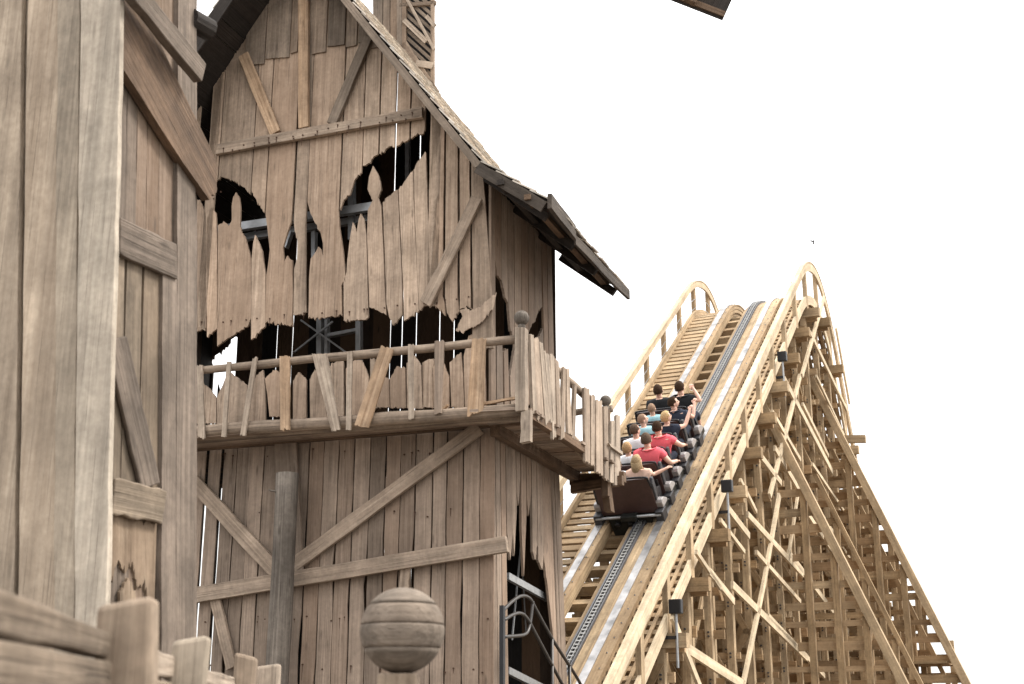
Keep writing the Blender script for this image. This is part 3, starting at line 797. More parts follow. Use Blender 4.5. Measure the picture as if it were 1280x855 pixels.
mb = MB(); mb.plate([SF(72, -80, .03), SF(100, -80, .03), SF(90, 1010, .03), SF(66, 1010, .03)], VB * .05, side=.006, jag=.01); mb.build('batten', W_SHED, shed, bevel=.006)
mb = MB()
xs_ = [(154.5, 128), (163, 140), (176, 155), (188, 170), (203, 186), (222, 201), (234, 221), (246, 240)]
for (t0, b0), (t1, b1) in zip(xs_[:-1], xs_[1:]):
    mb.plate([SS(t0 + .4, -80), SS(t1, -80), SS(t1 if t1 > 240 else b1, 1010), SS(b0 + .4, 1010)], -UB * .04, side=.005, jag=.02)
mb.plate([SS(155, -80, -.08), SS(244, -80, -.08), SS(244, 1010, -.08), SS(128, 1010, -.08)], -UB * .02)
mb.build('side_wall', W_SHEDSHADE, shed)
mb = MB(); mb.plate([SS(203.5, 320, .05), SS(221, 330, .05), SS(219, 1010, .05), SS(201, 1010, .05)], -UB * .05, side=.005, jag=.01); mb.build('upright', W_SHEDSHADE, shed)
mb = MB(); mb.plate([SS(223, -80, .04), SS(246, -80, .04), SS(241, 1010, .04), SS(219, 1010, .04)], -UB * .06, side=.005, jag=.01); mb.build('upright', W_SHEDSHADE, shed)
hz = []
dp = MB()
for x0, x1 in ((137, 150), (150.5, 172), (172.5, 200)):
    dp.plate([SS(x0 + 9, 322, .02), SS(x1 + 6, 322, .02), SS(x1, 612, .02), SS(x0, 612, .02)], -UB * .03, side=.004, jag=.006)
dp.plate([SS(136, 640, .02), SS(196, 655, .02), SS(193, 760, .02), SS(186, 752, .02), SS(180, 728, .02), SS(172, 735, .02), SS(166, 706, .02), SS(156, 716, .02), SS(148, 700, .02), SS(136, 735, .02)], -UB * .03, jag=.02, step=.04)
dp.plate([SS(150, 740, .035), SS(160, 722, .035), SS(169, 738, .035), SS(172, 775, .035), SS(150, 765, .035)], -UB * .02, jag=.012, step=.04)
panel = dp.build('hatch', W_PANEL, shed)
def cross(name, mat, p, q, w, e, th=.06):
    a = SS(*p, e); b = SS(*q, e); wv = (b - a).normalized().cross(UB).normalized() * w
    mb = MB(); mb.board(a, b, wv, UB * th, 8, .008, ends=.02); return mb.build(name, mat, shed, bevel=.01)
cross('rail', W_SHEDSHADE, (146, 294), (219, 328), .26, .06, .04)
cross('rail', W_PANEL, (137, 619), (203, 634), .23, .06, .04)
cross('brace', W_SHEDSHADE, (144, 420), (186, 606), .22, .05, .035)
mb = MB(); mb.plate([SS(x, y, .085) for x, y in ((150, 80), (150, -40), (160, -30), (174, 0), (222, 100), (262, 182), (272, 206), (271, 240), (262, 250), (230, 205))], -UB * .07, along=SS(262, 215) - SS(160, 20), jag=.008, side=.004); mb.build('diagonal_timber', W_BROWN, shed, bevel=.008)
cross('brace', W_SHEDSHADE, (158, -20), (250, 92), .17, .2, .08)
mb = MB(); mb.tube([SS(238, 24, .0), SS(238, 24, .0) + VB * .2 + UB * .05], .09, 12); mb.build('beam_end', W_ROOF, shed)

# ================================================================== PLANK FENCE (bottom left)
AF = math.radians(-5); VF = V3((math.sin(AF), math.cos(AF), 0)); UF = V3((math.cos(AF), -math.sin(AF), 0))
UF0 = V3((-1.2, 3.0, 0)).dot(UF)
def FF(px, py, e=0): return on(UF, UF0 + e, px, py)
fence = thing('plank_fence', FF(160, 880) * 1.0 - V3((0, 0, FF(160, 880).z)), 'blurred rough plank fence with a bleached end-grain post in the bottom left corner', 'fence')
def frail(p, q, w, e, mat=W_LOG, th=.07):
    a = FF(*p, e); b = FF(*q, e); mb = MB(); mb.board(a, b, Z * w, UF * th, 10, .008, bow=.01); mb.build('board', mat, fence, bevel=.012)
for pts, e, m_ in (([(-60, 712), (0, 734), (60, 756), (119, 782), (150, 795), (150, 824), (119, 818), (0, 794), (-60, 783)], 0, W_FENCE), ([(-60, 788), (0, 799), (119, 823), (150, 829), (150, 910), (-60, 910)], .01, W_FENCE),
                   ([(185, 806), (330, 862), (330, 872), (185, 842)], -.02, W_SLAT), ([(185, 846), (330, 876), (330, 910), (185, 910)], -.02, W_FENCE)):
    mb = MB(); mb.plate([FF(x, y, e) for x, y in pts], -UF * .08, along=VF, jag=.01, side=.008, step=.15); mb.build('board', m_, fence, bevel=.012)
for px, w, yt, mat in ((160, .2, 756, W_FPOST), (238, .16, 803, W_SHED), (308, .15, 823, W_FPOST), (333, .22, 831, W_SLAT)):
    t = FF(px, yt, .03); mb = MB(); mb.board(V3((t.x, t.y, 0)), t, UF * w * .9 + VF * w * .2, VF * .14, 8, .016, ends=.045)
    mb.build('fence_post', mat, fence, bevel=.02)

# ================================================================== BALL POST (bottom middle)
YB = 6.2
def YP(px, py, y=YB): return on(V3((0, 1, 0)), y, px, py)
bc = YP(503, 788); rb = .2
ballp = thing('ball_post', V3((bc.x, bc.y, 0)), 'short post topped by a large round wooden ball in front of the barn', 'post')
mb = MB(); mb.board(V3((bc.x - .01, bc.y, 0)), V3((bc.x - .012, bc.y, YP(503, 842).z)), V3((.19, 0, 0)), V3((0, .19, 0)), 6, .006); mb.build('post', W_FPOST, ballp, bevel=.012)
mb = MB(); hs = [-1.0, -.42, .12, .60, 1.0]
for h0, h1 in zip(hs[:-1], hs[1:]):
    prof = []; n_ = 9; a0, a1 = math.asin(h0), math.asin(h1)
    for k in range(n_ + 1):
        a = a0 + (a1 - a0) * k / n_; r = rb * (1 if 0 < k < n_ else .991) * (1 + R.uniform(-.004, .004))
        prof.append((max(.002, r * math.cos(a)), r * math.sin(a) + (0 if 0 < k < n_ else (.002 if k == 0 else -.002))))
    mb.lathe(bc, prof, 48)
mb.ball(bc, rb * .965, 32, 18)
W_BALL = wood('ball_wood', (.235, .19, .15), (.135, .107, .083), var=.05, stain=.45, cracks=.35, tintamt=.06)
ob = mb.build('ball', W_BALL, ballp, smooth=True)

# ================================================================== STEEL HANDRAIL by the barn opening
sh_o = Sp(628, 850, .35)
sr = thing('tube_handrail', V3((sh_o.x, sh_o.y, 0)), 'bent dark steel tube handrail sloping down beside the torn barn opening', 'handrail')
def curve(pts, k=5):
    out = []
    for i in range(len(pts) - 1):
        p0 = pts[max(i - 1, 0)]; p1 = pts[i]; p2 = pts[i + 1]; p3 = pts[min(i + 2, len(pts) - 1)]
        for j in range(k):
            t = j / k
            out.append(.5 * ((2 * p1) + (p2 - p0) * t + (2 * p0 - 5 * p1 + 4 * p2 - p3) * t * t + (3 * p1 - p0 - 3 * p2 + p3) * t ** 3))
    out.append(pts[-1]); return out
mb = MB(); a = Sp(628, 757, .35); b = Sp(629, 960, .35); mb.board(V3((a.x, a.y, 0)), a, UB * .05, VB * .07); mb.build('upright', M_BLACK, sr)
for pts in ([(628, 764), (640, 752), (652, 745), (662, 748), (669, 760), (690, 798), (720, 845), (732, 868)], [(630, 775), (642, 768), (652, 767), (660, 775), (672, 797), (700, 850), (712, 872)],
            [(630, 796), (645, 795), (656, 793), (661, 786), (664, 770), (666, 752)]):
    mb = MB(); mb.tube(curve([Sp(x, y, .35) for x, y in pts]), .022, 8); mb.build('tube', M_PIPE, sr, smooth=True)
for px, py in ((690, 798), (712, 833)):
    t = Sp(px, py, .35); mb = MB(); mb.tube([V3((t.x, t.y, 0)), t], .022, 8); mb.build('upright', M_PIPE, sr, smooth=True)

# ================================================================== WINDMILL SAIL (top)
YS = 13.0
c0 = YP(903, 25, YS); c1 = YP(803, -14, YS); c2 = YP(938, -66, YS)
ex = (c1 - c0).normalized(); ey = (c2 - c0); ey = (ey - ex * ey.dot(ex)).normalized(); ny = ex.cross(ey).normalized()
hub = c0 + ex * .42 + ey * 4.6
sail = thing('windmill_sail', hub, 'dark brown tip of a windmill sail poking in from the top edge', 'windmill sail')
mb = MB()
for k in range(7): mb.board(c0 + ex * (.06 + .125 * k), c0 + ex * (.06 + .125 * k) + ey * 3.4, ex * .1245, ny * .025)
mb.build('sail_boards', W_ROOF, sail)
mb = MB(); mb.board(c0 + ex * .42 - ny * .06 + ey * .02, hub - ny * .06, ex * .14, ny * .1); mb.build('sail_stock', W_BROWN, sail)
for t in (.06, .9, 1.8, 2.7, 3.35):
    mb = MB(); mb.board(c0 + ey * t - ny * .025, c0 + ex * .87 + ey * t - ny * .025, ey * .07, ny * .03); mb.build('sail_bar', W_BROWN, sail)

# ================================================================== BIRD
bd = YP(1017, 302, 30)
bird = MB()
bird.tube([bd + V3((-.01, .05, -.06)), bd + V3((0, 0, 0)), bd + V3((.0, -.03, .04))], [.008, .022, .01], 8)
bird.plate([bd, bd + V3((-.06, .02, .055)), bd + V3((-.10, .03, .08)), bd + V3((-.03, .04, -.01))], V3((0, .01, .004)), side=0)
bird.plate([bd, bd + V3((.03, .02, -.07)), bd + V3((.04, .03, -.12)), bd + V3((.005, .04, -.03))], V3((0, .01, .004)), side=0)
tag(bird.build('bird', M_BOGIE), 'tiny dark bird flying in the white sky above the coaster crest', 'bird')

# ================================================================== ROLLER COASTER
coaster = thing('roller_coaster', Tw(-8.0, 26, -CAMZ), 'wooden roller coaster lift hill of pale timber trestle climbing to a crest behind the barn', 'roller coaster')
UL, UR = -8.63, -7.46
VE = 38.6
def dense(va, vb): return va, vb
# rails: laminated timber with steel strap
for (u, v0, ul_, ur_) in ((UL, 17.6, -.13, .17), (UR, 17.2, -.13, .25)):
    mb = MB()
    for k, (h0, h1, du) in enumerate(((-.30, -.205, .05), (-.20, -.105, .025), (-.10, -.012, .012))):
        mb.sweep(u + ul_ + du, u + ur_ - du, h0, h1, v0, VE, .2)
    va = v0
    while va < VE - .1:
        vb = min(VE, va + 2.9); mb.sweep(u + ul_, u + ur_, -.01, .03 + R.uniform(-.004, .004), va, vb - .006, .2); va = vb
    rl = mb.build('rail', W_COAST, coaster)
    mb = MB(); mb.sweep(u - .075, u + .06, .032, .052, v0, VE, .2); mb.build('running_strap', M_STEEL, rl)
    mb = MB(); v = v0 + .1
    while v < 31.5:
        mb.tube([Tw(u + ur_ - .07, v, zt(v) + .03), Tw(u + ur_ - .07, v, zt(v) + .05)], .013, 6); v += .31
    o_ = mb.build('bolts', M_STEEL, rl); o_['kind'] = 'stuff'
# ties
tie = MB(); v = 17.4
while v < VE:
    z = zt(v)
    t = Tw(0, v + .05, zt(v + .05)) - Tw(0, v - .05, zt(v - .05)); t.normalize()
    nrm = UT.cross(t).normalized()
    tie.board(Tw(UL - .32, v, z - .40), Tw(UR + .32, v, z - .40), t * .13, nrm * .16)
    v += .42
tie.build('ties', W_COAST, coaster)
# chain trough, beam under it, and the chain itself
UC = -7.86
mb = MB(); mb.sweep(UC + .09, UC + .24, -.2, -.03, 17.3, 33.4, .2); mb.sweep(UC - .22, UC - .10, -.26, -.06, 17.3, 33.4, .2); ct = mb.build('chain_beam', W_COAST, coaster)
mb = MB(); mb.sweep(UC - .09, UC + .085, -.06, -.03, 17.3, 33.2, .2); mb.sweep(UC - .095, UC - .07, -.03, .04, 17.3, 33.2, .2); mb.sweep(UC + .07, UC + .09, -.03, .03, 17.3, 33.2, .2)
mb.build('chain_trough', M_TROUGH, ct)
ch = MB(); v = 17.35
while v < 32.6:
    z = zt(v); t = (Tw(0, v + .03, zt(v + .03)) - Tw(0, v - .03, zt(v - .03))).normalized(); nrm = UT.cross(t).normalized()
    c = Tw(UC, v, z + .012)
    for s_ in (-.036, .036): ch.board(c + UT * s_ - t * .045, c + UT * s_ + t * .045, UT * .014, nrm * .05)
    ch.board(c - UT * .05, c + UT * .05, t * .032, nrm * .032)
    v += .078
ch.build('lift_chain', M_CHAIN, ct)
# chain return below
mb = MB(); mb.sweep(UC - .35, UC - .2, -1.72, -1.6, 17.6, 31, .4); mb.sweep(UC - .32, UC - .23, -1.6, -1.56, 17.6, 31, .4); mb.build('chain_return', M_UNDER, coaster)
# walkways
def walkway(name, u0, u1, va, vb, battens, label):
    mb = MB(); v = va
    while v < vb:
        z = zt(v); t = (Tw(0, v + .05, zt(v + .05)) - Tw(0, v - .05, zt(v - .05))).normalized(); nrm = UT.cross(t).normalized()
        mb.board(Tw(u0, v, z - .13), Tw(u1, v, z - .13), t * (.16 if not battens else .105), nrm * .035, 1, 0)
        v += .185 if battens else .19
    o = mb.build(name, W_COAST, coaster); tag(o, label)
    mb = MB(); mb.sweep(u0 + .02, u0 + .09, -.33, -.16, va, vb, .25); mb.sweep(u1 - .09, u1 - .02, -.33, -.16, va, vb, .25)
    if battens:
        for k in range(1, 4): u = u0 + (u1 - u0) * k / 4; mb.sweep(u - .03, u + .03, -.11, -.075, va, vb, .25)
    mb.build('stringer', W_COAST, o)
    return o
WR = walkway('walkway', -7.22, -6.66, 15.9, VE, True, 'right walkway of close slats over battens')
WL = walkway('walkway', -9.42, -8.86, 17.6, VE, False, 'left walkway of open stair treads')
mb = MB(); mb.sweep(-6.655, -6.60, -.25, .0, 15.6, VE, .2); mb.build('edge_board', W_CRAIL, WR)
mb = MB(); mb.sweep(-9.5, -9.43, -.25, .03, 17.6, VE, .2); mb.build('edge_board', W_COAST, WL)
def handrail(u, va, vb, h0, h1, th):
    mb = MB(); v = va
    while v < vb - .01:
        e = min(vb, v + 3.6); mb.sweep(u - th / 2, u + th / 2, h0 + R.uniform(-.006, .006), h1 + R.uniform(-.006, .006), v, e - .004, .15); v = e
    mb.sweep(u - th / 2 - .05, u + th / 2 + .012, h1 + .008, h1 + .035, va, vb, .15)
    return mb.build('handrail', W_CRAIL, coaster)
HR = handrail(-6.57, 15.4, VE, .63, .86, .05)
HL = handrail(-9.47, 17.6, VE, .64, .80, .05)
mb = MB(); mb.sweep(-9.48, -9.47, .34, .35, 17.6, VE, .3); mb.sweep(-9.48, -9.47, .1, .11, 17.6, VE, .3); mb.build('cable', M_GSTEEL, HL)
# trestle bents
def post(mb, a, b, w=.15): 
    a = V3(a); b = V3(b); wv = UT * w
    d = (b - a).normalized(); wv = (wv - d * wv.dot(d)).normalized() * w
    mb.board(a, b, wv, VT * w, 4, .002)
NB = 20
RAKE = {9: (-4.12, .42), 13: (-3.52, .405), 15: (-3.83, .40)}      # bent -> (u at eye height, slope)
def bent(i, v, ztop, us, uleft, uright, batter=None, ledger=True, top=None, seed=0):
    lo = -CAMZ; mb = MB(); first = v < 18.2
    if ledger:
        mb.board(Tw(uleft - .35 * (not first), v, ztop - .46), Tw(-6.32, v, ztop - .46), Z * .22, VT * .16, 3, .003)
        mb.board(Tw(uleft - .2 * (not first), v + .16, ztop - .54), Tw(-6.42, v + .16, ztop - .54), Z * .18, VT * .07)
    zz = ztop - 1.0 - (i % 3) * .2; k = 0; zs = []
    while zz > lo + .3:
        ur = uright + R.uniform(-.02, .12); ua = uleft + R.uniform(-.1, .1)
        if batter and zz < ztop - 1.4: ur = max(ur, batter[0] - batter[1] * zz - .02)
        s_ = .07 if k % 2 else .12; zs.append(zz)
        mb.board(Tw(ua, v + s_, zz), Tw(ur, v + s_, zz), Z * R.uniform(.11, .2), VT * .05, 2, .002)
        zz -= R.uniform(.34, .6) if batter else R.uniform(.6, 1.0); k += 1
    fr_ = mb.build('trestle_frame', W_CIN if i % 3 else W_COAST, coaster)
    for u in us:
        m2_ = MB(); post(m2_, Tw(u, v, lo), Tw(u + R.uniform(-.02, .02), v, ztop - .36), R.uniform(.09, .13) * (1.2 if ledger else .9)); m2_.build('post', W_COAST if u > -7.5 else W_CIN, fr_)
    if ledger:
        bo = MB()
        for zq in zs + [ztop - .46]:
            for u in us[-3:] + ([batter[0] - batter[1] * zq - .04] if batter and zq < ztop - 1.4 else []):
                for dz in (-.03, .035): bo.tube([Tw(u, v - .05, zq + dz), Tw(u, v - .095, zq + dz)], .017, 6)
        ob_ = bo.build('bolts', M_BOGIE, fr_); ob_['kind'] = 'stuff'
    if not first and ledger:
        for k in range(4):
            zz = ztop - .8 - 1.5 * k
            if zz - 1.7 < lo: break
            for (a, b) in ((us[0], us[2]), (us[-1], us[-3])):
                if k % 2: a, b = b, a
                m2_ = MB(); m2_.board(Tw(a, v - .1, zz), Tw(b, v - .1, zz - 1.6), UT * .14, VT * .04); m2_.build('cross_brace', W_CIN, fr_)
    if batter:
        ub0 = batter[0] - batter[1] * lo; zt_ = ztop - .5
        a_ = Tw(ub0, v - .06, lo); b_ = Tw(batter[0] - batter[1] * zt_, v - .06, zt_)
        m2_ = MB(); post(m2_, a_, b_, .17 if ledger else .1); m2_.build('raking_post', W_COAST if ledger else W_CIN, fr_)
        for uu in (-6.15, -5.6, -5.05):
            zt2 = (batter[0] - uu) / batter[1] - .2
            if zt2 > lo + .6: m2_ = MB(); post(m2_, Tw(uu, v, lo), Tw(uu, v, min(zt2, ztop - .5)), .13); m2_.build('post', W_CIN, fr_)
    return fr_
for i in range(NB):
    v = 15.4 + 1.25 * i; z = zt(v)
    us = [-9.15, -8.65, -8.15, -7.65, -7.2, -6.75] if v >= 18.2 else [-6.75]
    bent(i, v, z, us, -9.3 if v >= 18.2 else -7.25, -6.6, RAKE.get(i))
    if 15.4 <= v < 35.6:
        m2_ = MB(); m2_.board(Tw(-6.64, v, z - .55), Tw(-6.64, v, z + .84), UT * .09, VT * .14); m2_.build('handrail_post', W_COAST, HR)
    if 17.5 < v < 34.5:
        m2_ = MB(); m2_.board(Tw(-9.53, v, z - .55), Tw(-9.53, v, z + .78), UT * .09, VT * .14); m2_.build('handrail_post', W_CIN, HL)
for i in range(3, 17):
    v = 15.4 + 1.25 * i + .62
    bent(i + 21, v, zt(v) - .15, [-8.9, -8.4, -7.9, -7.4, -6.9], -9.1, -6.72, {11: (-4.25, .415), 13: (-4.0, .40), 14: (-3.75, .40)}.get(i), False)
# lower trestle of the returning track behind the drop
for k, v in enumerate((36.2, 36.9, 37.6, 38.3, 39.0, 39.7, 40.4)):
    bent(k + 40, v, 5.9 - .15 * k, [-9.9, -9.2, -8.6, -8.0, -7.4, -6.95], -10.1, -6.75, None, False)
# diagonals running along the hill inside the trestle
for u in (-9.0, -7.9, -7.0):
    for k in range(10):
        v = 18.3 + 1.25 * k + R.uniform(-.2, .2)
        for h in (-.9, -2.9, -4.9):
            z1 = zt(v) + h; 
            if z1 - 1.9 < -CAMZ or R.random() < .25: continue
            sg = 1 if (k + int(-h)) % 2 else -1
            mb = MB(); mb.board(Tw(u, v if sg > 0 else v + 1.5, z1 + .4), Tw(u, v + 1.5 if sg > 0 else v, z1 - 1.6), VT * .15, UT * .045, 2, .002); mb.build('long_brace', R.choice([W_CIN, W_COAST]), coaster)
# raking braces on the outer face (measured on plane u = -6.5)
def TU(px, py, u=-6.5): return on(UT, u, px, py)
for p, q, w in (((949, 568), (976, 604), .13), ((968, 560), (1005, 624), .13), ((910, 636), (936, 670), .13), ((934, 643), (1003, 718), .13), ((886, 714), (917, 752), .13), ((915, 731), (1008, 822), .14), ((858, 810), (930, 857), .16),
                ((980, 474), (1040, 590), .16), ((1012, 415), (1058, 512), .12), ((1003, 505), (1035, 570), .1), ((985, 690), (1060, 790), .13), ((965, 515), (1000, 575), .1), ((1030, 372), (1002, 470), .12), ((1000, 470), (962, 620), .13), ((974, 619), (955, 728), .13), ((955, 728), (928, 860), .13), ((1045, 410), (1062, 505), .1),
                ((1000, 600), (985, 700), .07), ((1015, 580), (1062, 650), .08), ((1025, 640), (1085, 735), .08), ((1050, 690), (1120, 800), .08), ((945, 690), (1000, 752), .09), ((900, 650), (930, 690), .08), ((870, 690), (900, 735), .08), ((960, 770), (1030, 845), .1), ((925, 600), (945, 640), .08), ((1020, 470), (1062, 560), .08), ((1008, 640), (1060, 720), .12), ((840, 770), (875, 860), .12)):
    a = TU(*p); b = TU(*q); wv = (b - a).normalized().cross(UT).normalized() * w
    mb = MB(); mb.board(a, b, wv, UT * .05, 2, .003); mb.build('raking_brace', W_CRAIL, coaster)
mb = MB(); mb.board(Tw(-6.6, 33.2, 7.05), Tw(-5.95, 33.2, 7.0), Z * .2, VT * .12); mb.build('outrigger', W_COAST, coaster)
mb = MB()
for k in range(8): mb.board(Tw(-5.3, 31.7 + .24 * k, 1.3), Tw(-4.25, 31.7 + .24 * k, 1.3), VT * .22, Z * .05)
mb.build('landing', W_CIN, coaster)
mb = MB(); post(mb, Tw(-4.5, 34.6, -CAMZ), Tw(-4.5, 34.6, 1.95), .13); mb.build('landing_post', W_COAST, coaster)

# floodlights on the right handrail
def flood(v, label):
    p = Tw(-6.45, v, zt(v) - .02)
    t = thing('floodlight', p, label, 'floodlight', 'floodlights along the coaster walkway')
    mb = MB(); mb.box(p + Z * .16, UT * .2, VT * .12, Z * .22); mb.build('housing', M_BLACK, t, bevel=.015)
    mb = MB(); mb.tube([p - Z * .75, p + Z * .05], .022, 8); mb.build('pole', M_GSTEEL, t)
    mb = MB(); mb.board(p - Z * .3 , p - Z * .3 - UT * .25, Z * .05, VT * .05); mb.build('arm', M_BLACK, t)
def vfor(px, py):
    best = min((((on(UT, -6.45, px, py).z - CAMZ - zt(v) - .14) ** 2, v) for v in [on(UT, -6.45, px, py).dot(VT)]))
    return best[1]
flood(vfor(975, 402), 'small black floodlight nearest the crest on the coaster handrail')
flood(vfor(907, 571), 'small black floodlight halfway up the walkway beside the train')
flood(vfor(848, 852), 'small black floodlight at the bottom edge under the handrail')

# ================================================================== TRAIN
SL = math.atan(.765)
T_ = (VT * math.cos(SL) + Z * math.sin(SL)).normalized(); NR = UT.cross(T_).normalized()
ROT = Matrix((UT, T_, NR)).transposed().to_euler()
UCAR = (UL + UR) / 2
V6, DV = 21.45, .462
def rootpos(v): return Tw(UCAR, v, zt(v) + .03)
X, Y = V3((1, 0, 0)), V3((0, 1, 0))
def rbox(name, c, sx, sy, sz, mat, par, bev=.03):
    mb = MB(); mb.box(V3(c), X * sx, Y * sy, Z * sz); return mb.build(name, mat, par, local=True, bevel=bev)
def make_car(label):
    t = thing('coaster_car', (0, 0, 0), label, 'coaster car', 'cars of the coaster train')
    mb = MB()      # shell: back panel with rounded top corners
    pts = [V3((-.52, 0, .13)), V3((-.52, -.05, .74)), V3((-.48, -.06, .83)), V3((.50, -.06, .83)), V3((.54, -.05, .74)), V3((.54, 0, .13))]
    mb.plate(pts, Y * .05, side=0); body = mb.build('body', M_CAR, t, local=True, bevel=.01)
    rbox('floor', (0, .27, .2), 1.0, .54, .06, M_CARD, body)
    rbox('front_panel', (0, .52, .36), .96, .04, .32, M_CARD, body)
    for s in (-1, 1):
        mb = MB(); mb.plate([V3((s * .5, .02, .22)), V3((s * .5, .52, .22)), V3((s * .5, .52, .40)), V3((s * .5, .36, .44)), V3((s * .5, .22, .60)), V3((s * .5, .02, .74))], X * -s * .035, along=Y, side=0)
        mb.build('side_panel', M_CARD, body, local=True, bevel=.008)
    for s in (-1, 1):
        st = rbox('seat', (s * .235 + .05, .22, .31), .43, .42, .12, M_CARD, t, .04)
        rbox('seat_back', (s * .235 + .05, .04, .58), .43, .07, .46, M_CARD, st, .03)
    mb = MB(); mb.tube(curve([V3((-.53, -.02, .62)), V3((-.52, -.05, .80)), V3((-.46, -.06, .86)), V3((0, -.07, .87)), V3((.46, -.06, .86)), V3((.52, -.05, .80)), V3((.53, -.02, .62))], 4), .02, 8)
    mb.build('grab_rail', M_BLACK, t, True, True)
    for s in (-1, 1):
        prof_ = [(.03, .20), (.0, .31), (.03, .36), (.13, .365), (.24, .30), (.31, .25), (.32, .20)]
        mb = MB(); mb.plate([V3((s * .52, y_, z_)) for y_, z_ in prof_], X * s * .13, along=Y, side=0)
        mb.build('fender', M_FEND, t, local=True, bevel=.014)
        mb = MB(); mb.plate([V3((s * .515, y_, z_)) for y_, z_ in ((.0, .36), (-.02, .70), (.03, .80), (.10, .80), (.12, .70), (.10, .38))], X * s * .06, along=Y, side=0)
        mb.build('armrest', M_BOGIE, t, local=True, bevel=.02)
        bar_ = MB(); bar_.tube(curve([V3((s * .44, .42, .30)), V3((s * .42, .40, .56)), V3((s * .24, .36, .60)), V3((s * .06, .40, .56))], 4), .018, 8); bar_.build('lap_bar', M_BLACK, t, True, True)
    un = MB(); un.box(V3((0, .26, .10)), X * 1.22, Y * .44, Z * .1); un.box(V3((0, .08, .02)), X * .6, Y * .1, Z * .14)
    ch_ = un.build('chassis', M_UNDER, t, local=True, bevel=.01)
    mb = MB(); mb.tube([V3((-.62, -.1, .13)), V3((.62, -.1, .13))], .028, 10); mb.build('axle', M_GSTEEL, ch_, True, True)
    for s in (-1, 1):
        rbox('wheel_bogie', (s * .585, .0, .06), .15, .24, .27, M_BOGIE, ch_, .015)
        mb = MB(); mb.tube([V3((s * .585 - .04, .12, .085)), V3((s * .585 + .04, .12, .085))], .075, 16); mb.build('wheel', M_BLACK, ch_, True, True)
    return t
names = ['rear car of the coaster train, brown back panel and axle facing the camera', 'second coaster car from the rear, carrying the broad red shirted rider with his back turned',
         'third coaster car from the rear, carrying the white shirted and leaning red shirted riders', 'coaster car carrying the blond rider with outstretched arm',
         'second coaster car from the front, behind the two riders in black', 'front car of the coaster train, carrying the two riders in black shirts']
def children(o): return [c for c in bpy.data.objects if c.parent == o]
car0 = make_car(names[0])
car0.location = rootpos(V6); car0.rotation_euler = ROT
cars = [car0]
for i in range(1, 6):
    c = car0.copy(); COL.objects.link(c); c['label'] = names[i]; c.location = rootpos(V6 + DV * i); cars.append(c)
    for p in children(car0):
        q = p.copy(); COL.objects.link(q); q.parent = c
        for s_ in children(p):
            r_ = s_.copy(); COL.objects.link(r_); r_.parent = q
# tail detail of the last car: bumper block and coupling
rbox('coupling', (.02, -.1, .12), .3, .16, .11, M_UNDER, car0, .02)
mb = MB(); mb.plate([V3((-.42, -.03, .12)), V3((.42, -.03, .12)), V3((.36, -.05, -.30)), V3((-.36, -.05, -.30))], Y * .05, side=0); mb.build('tail_plate', M_UNDER, car0, local=True, bevel=.01)
for x in (-.25, 0, .25):
    mb = MB(); mb.tube([V3((x, -.1, -.03)), V3((x, 0, -.03))], .05, 12); mb.build('buffer_roller', M_BLACK, car0, True, True)

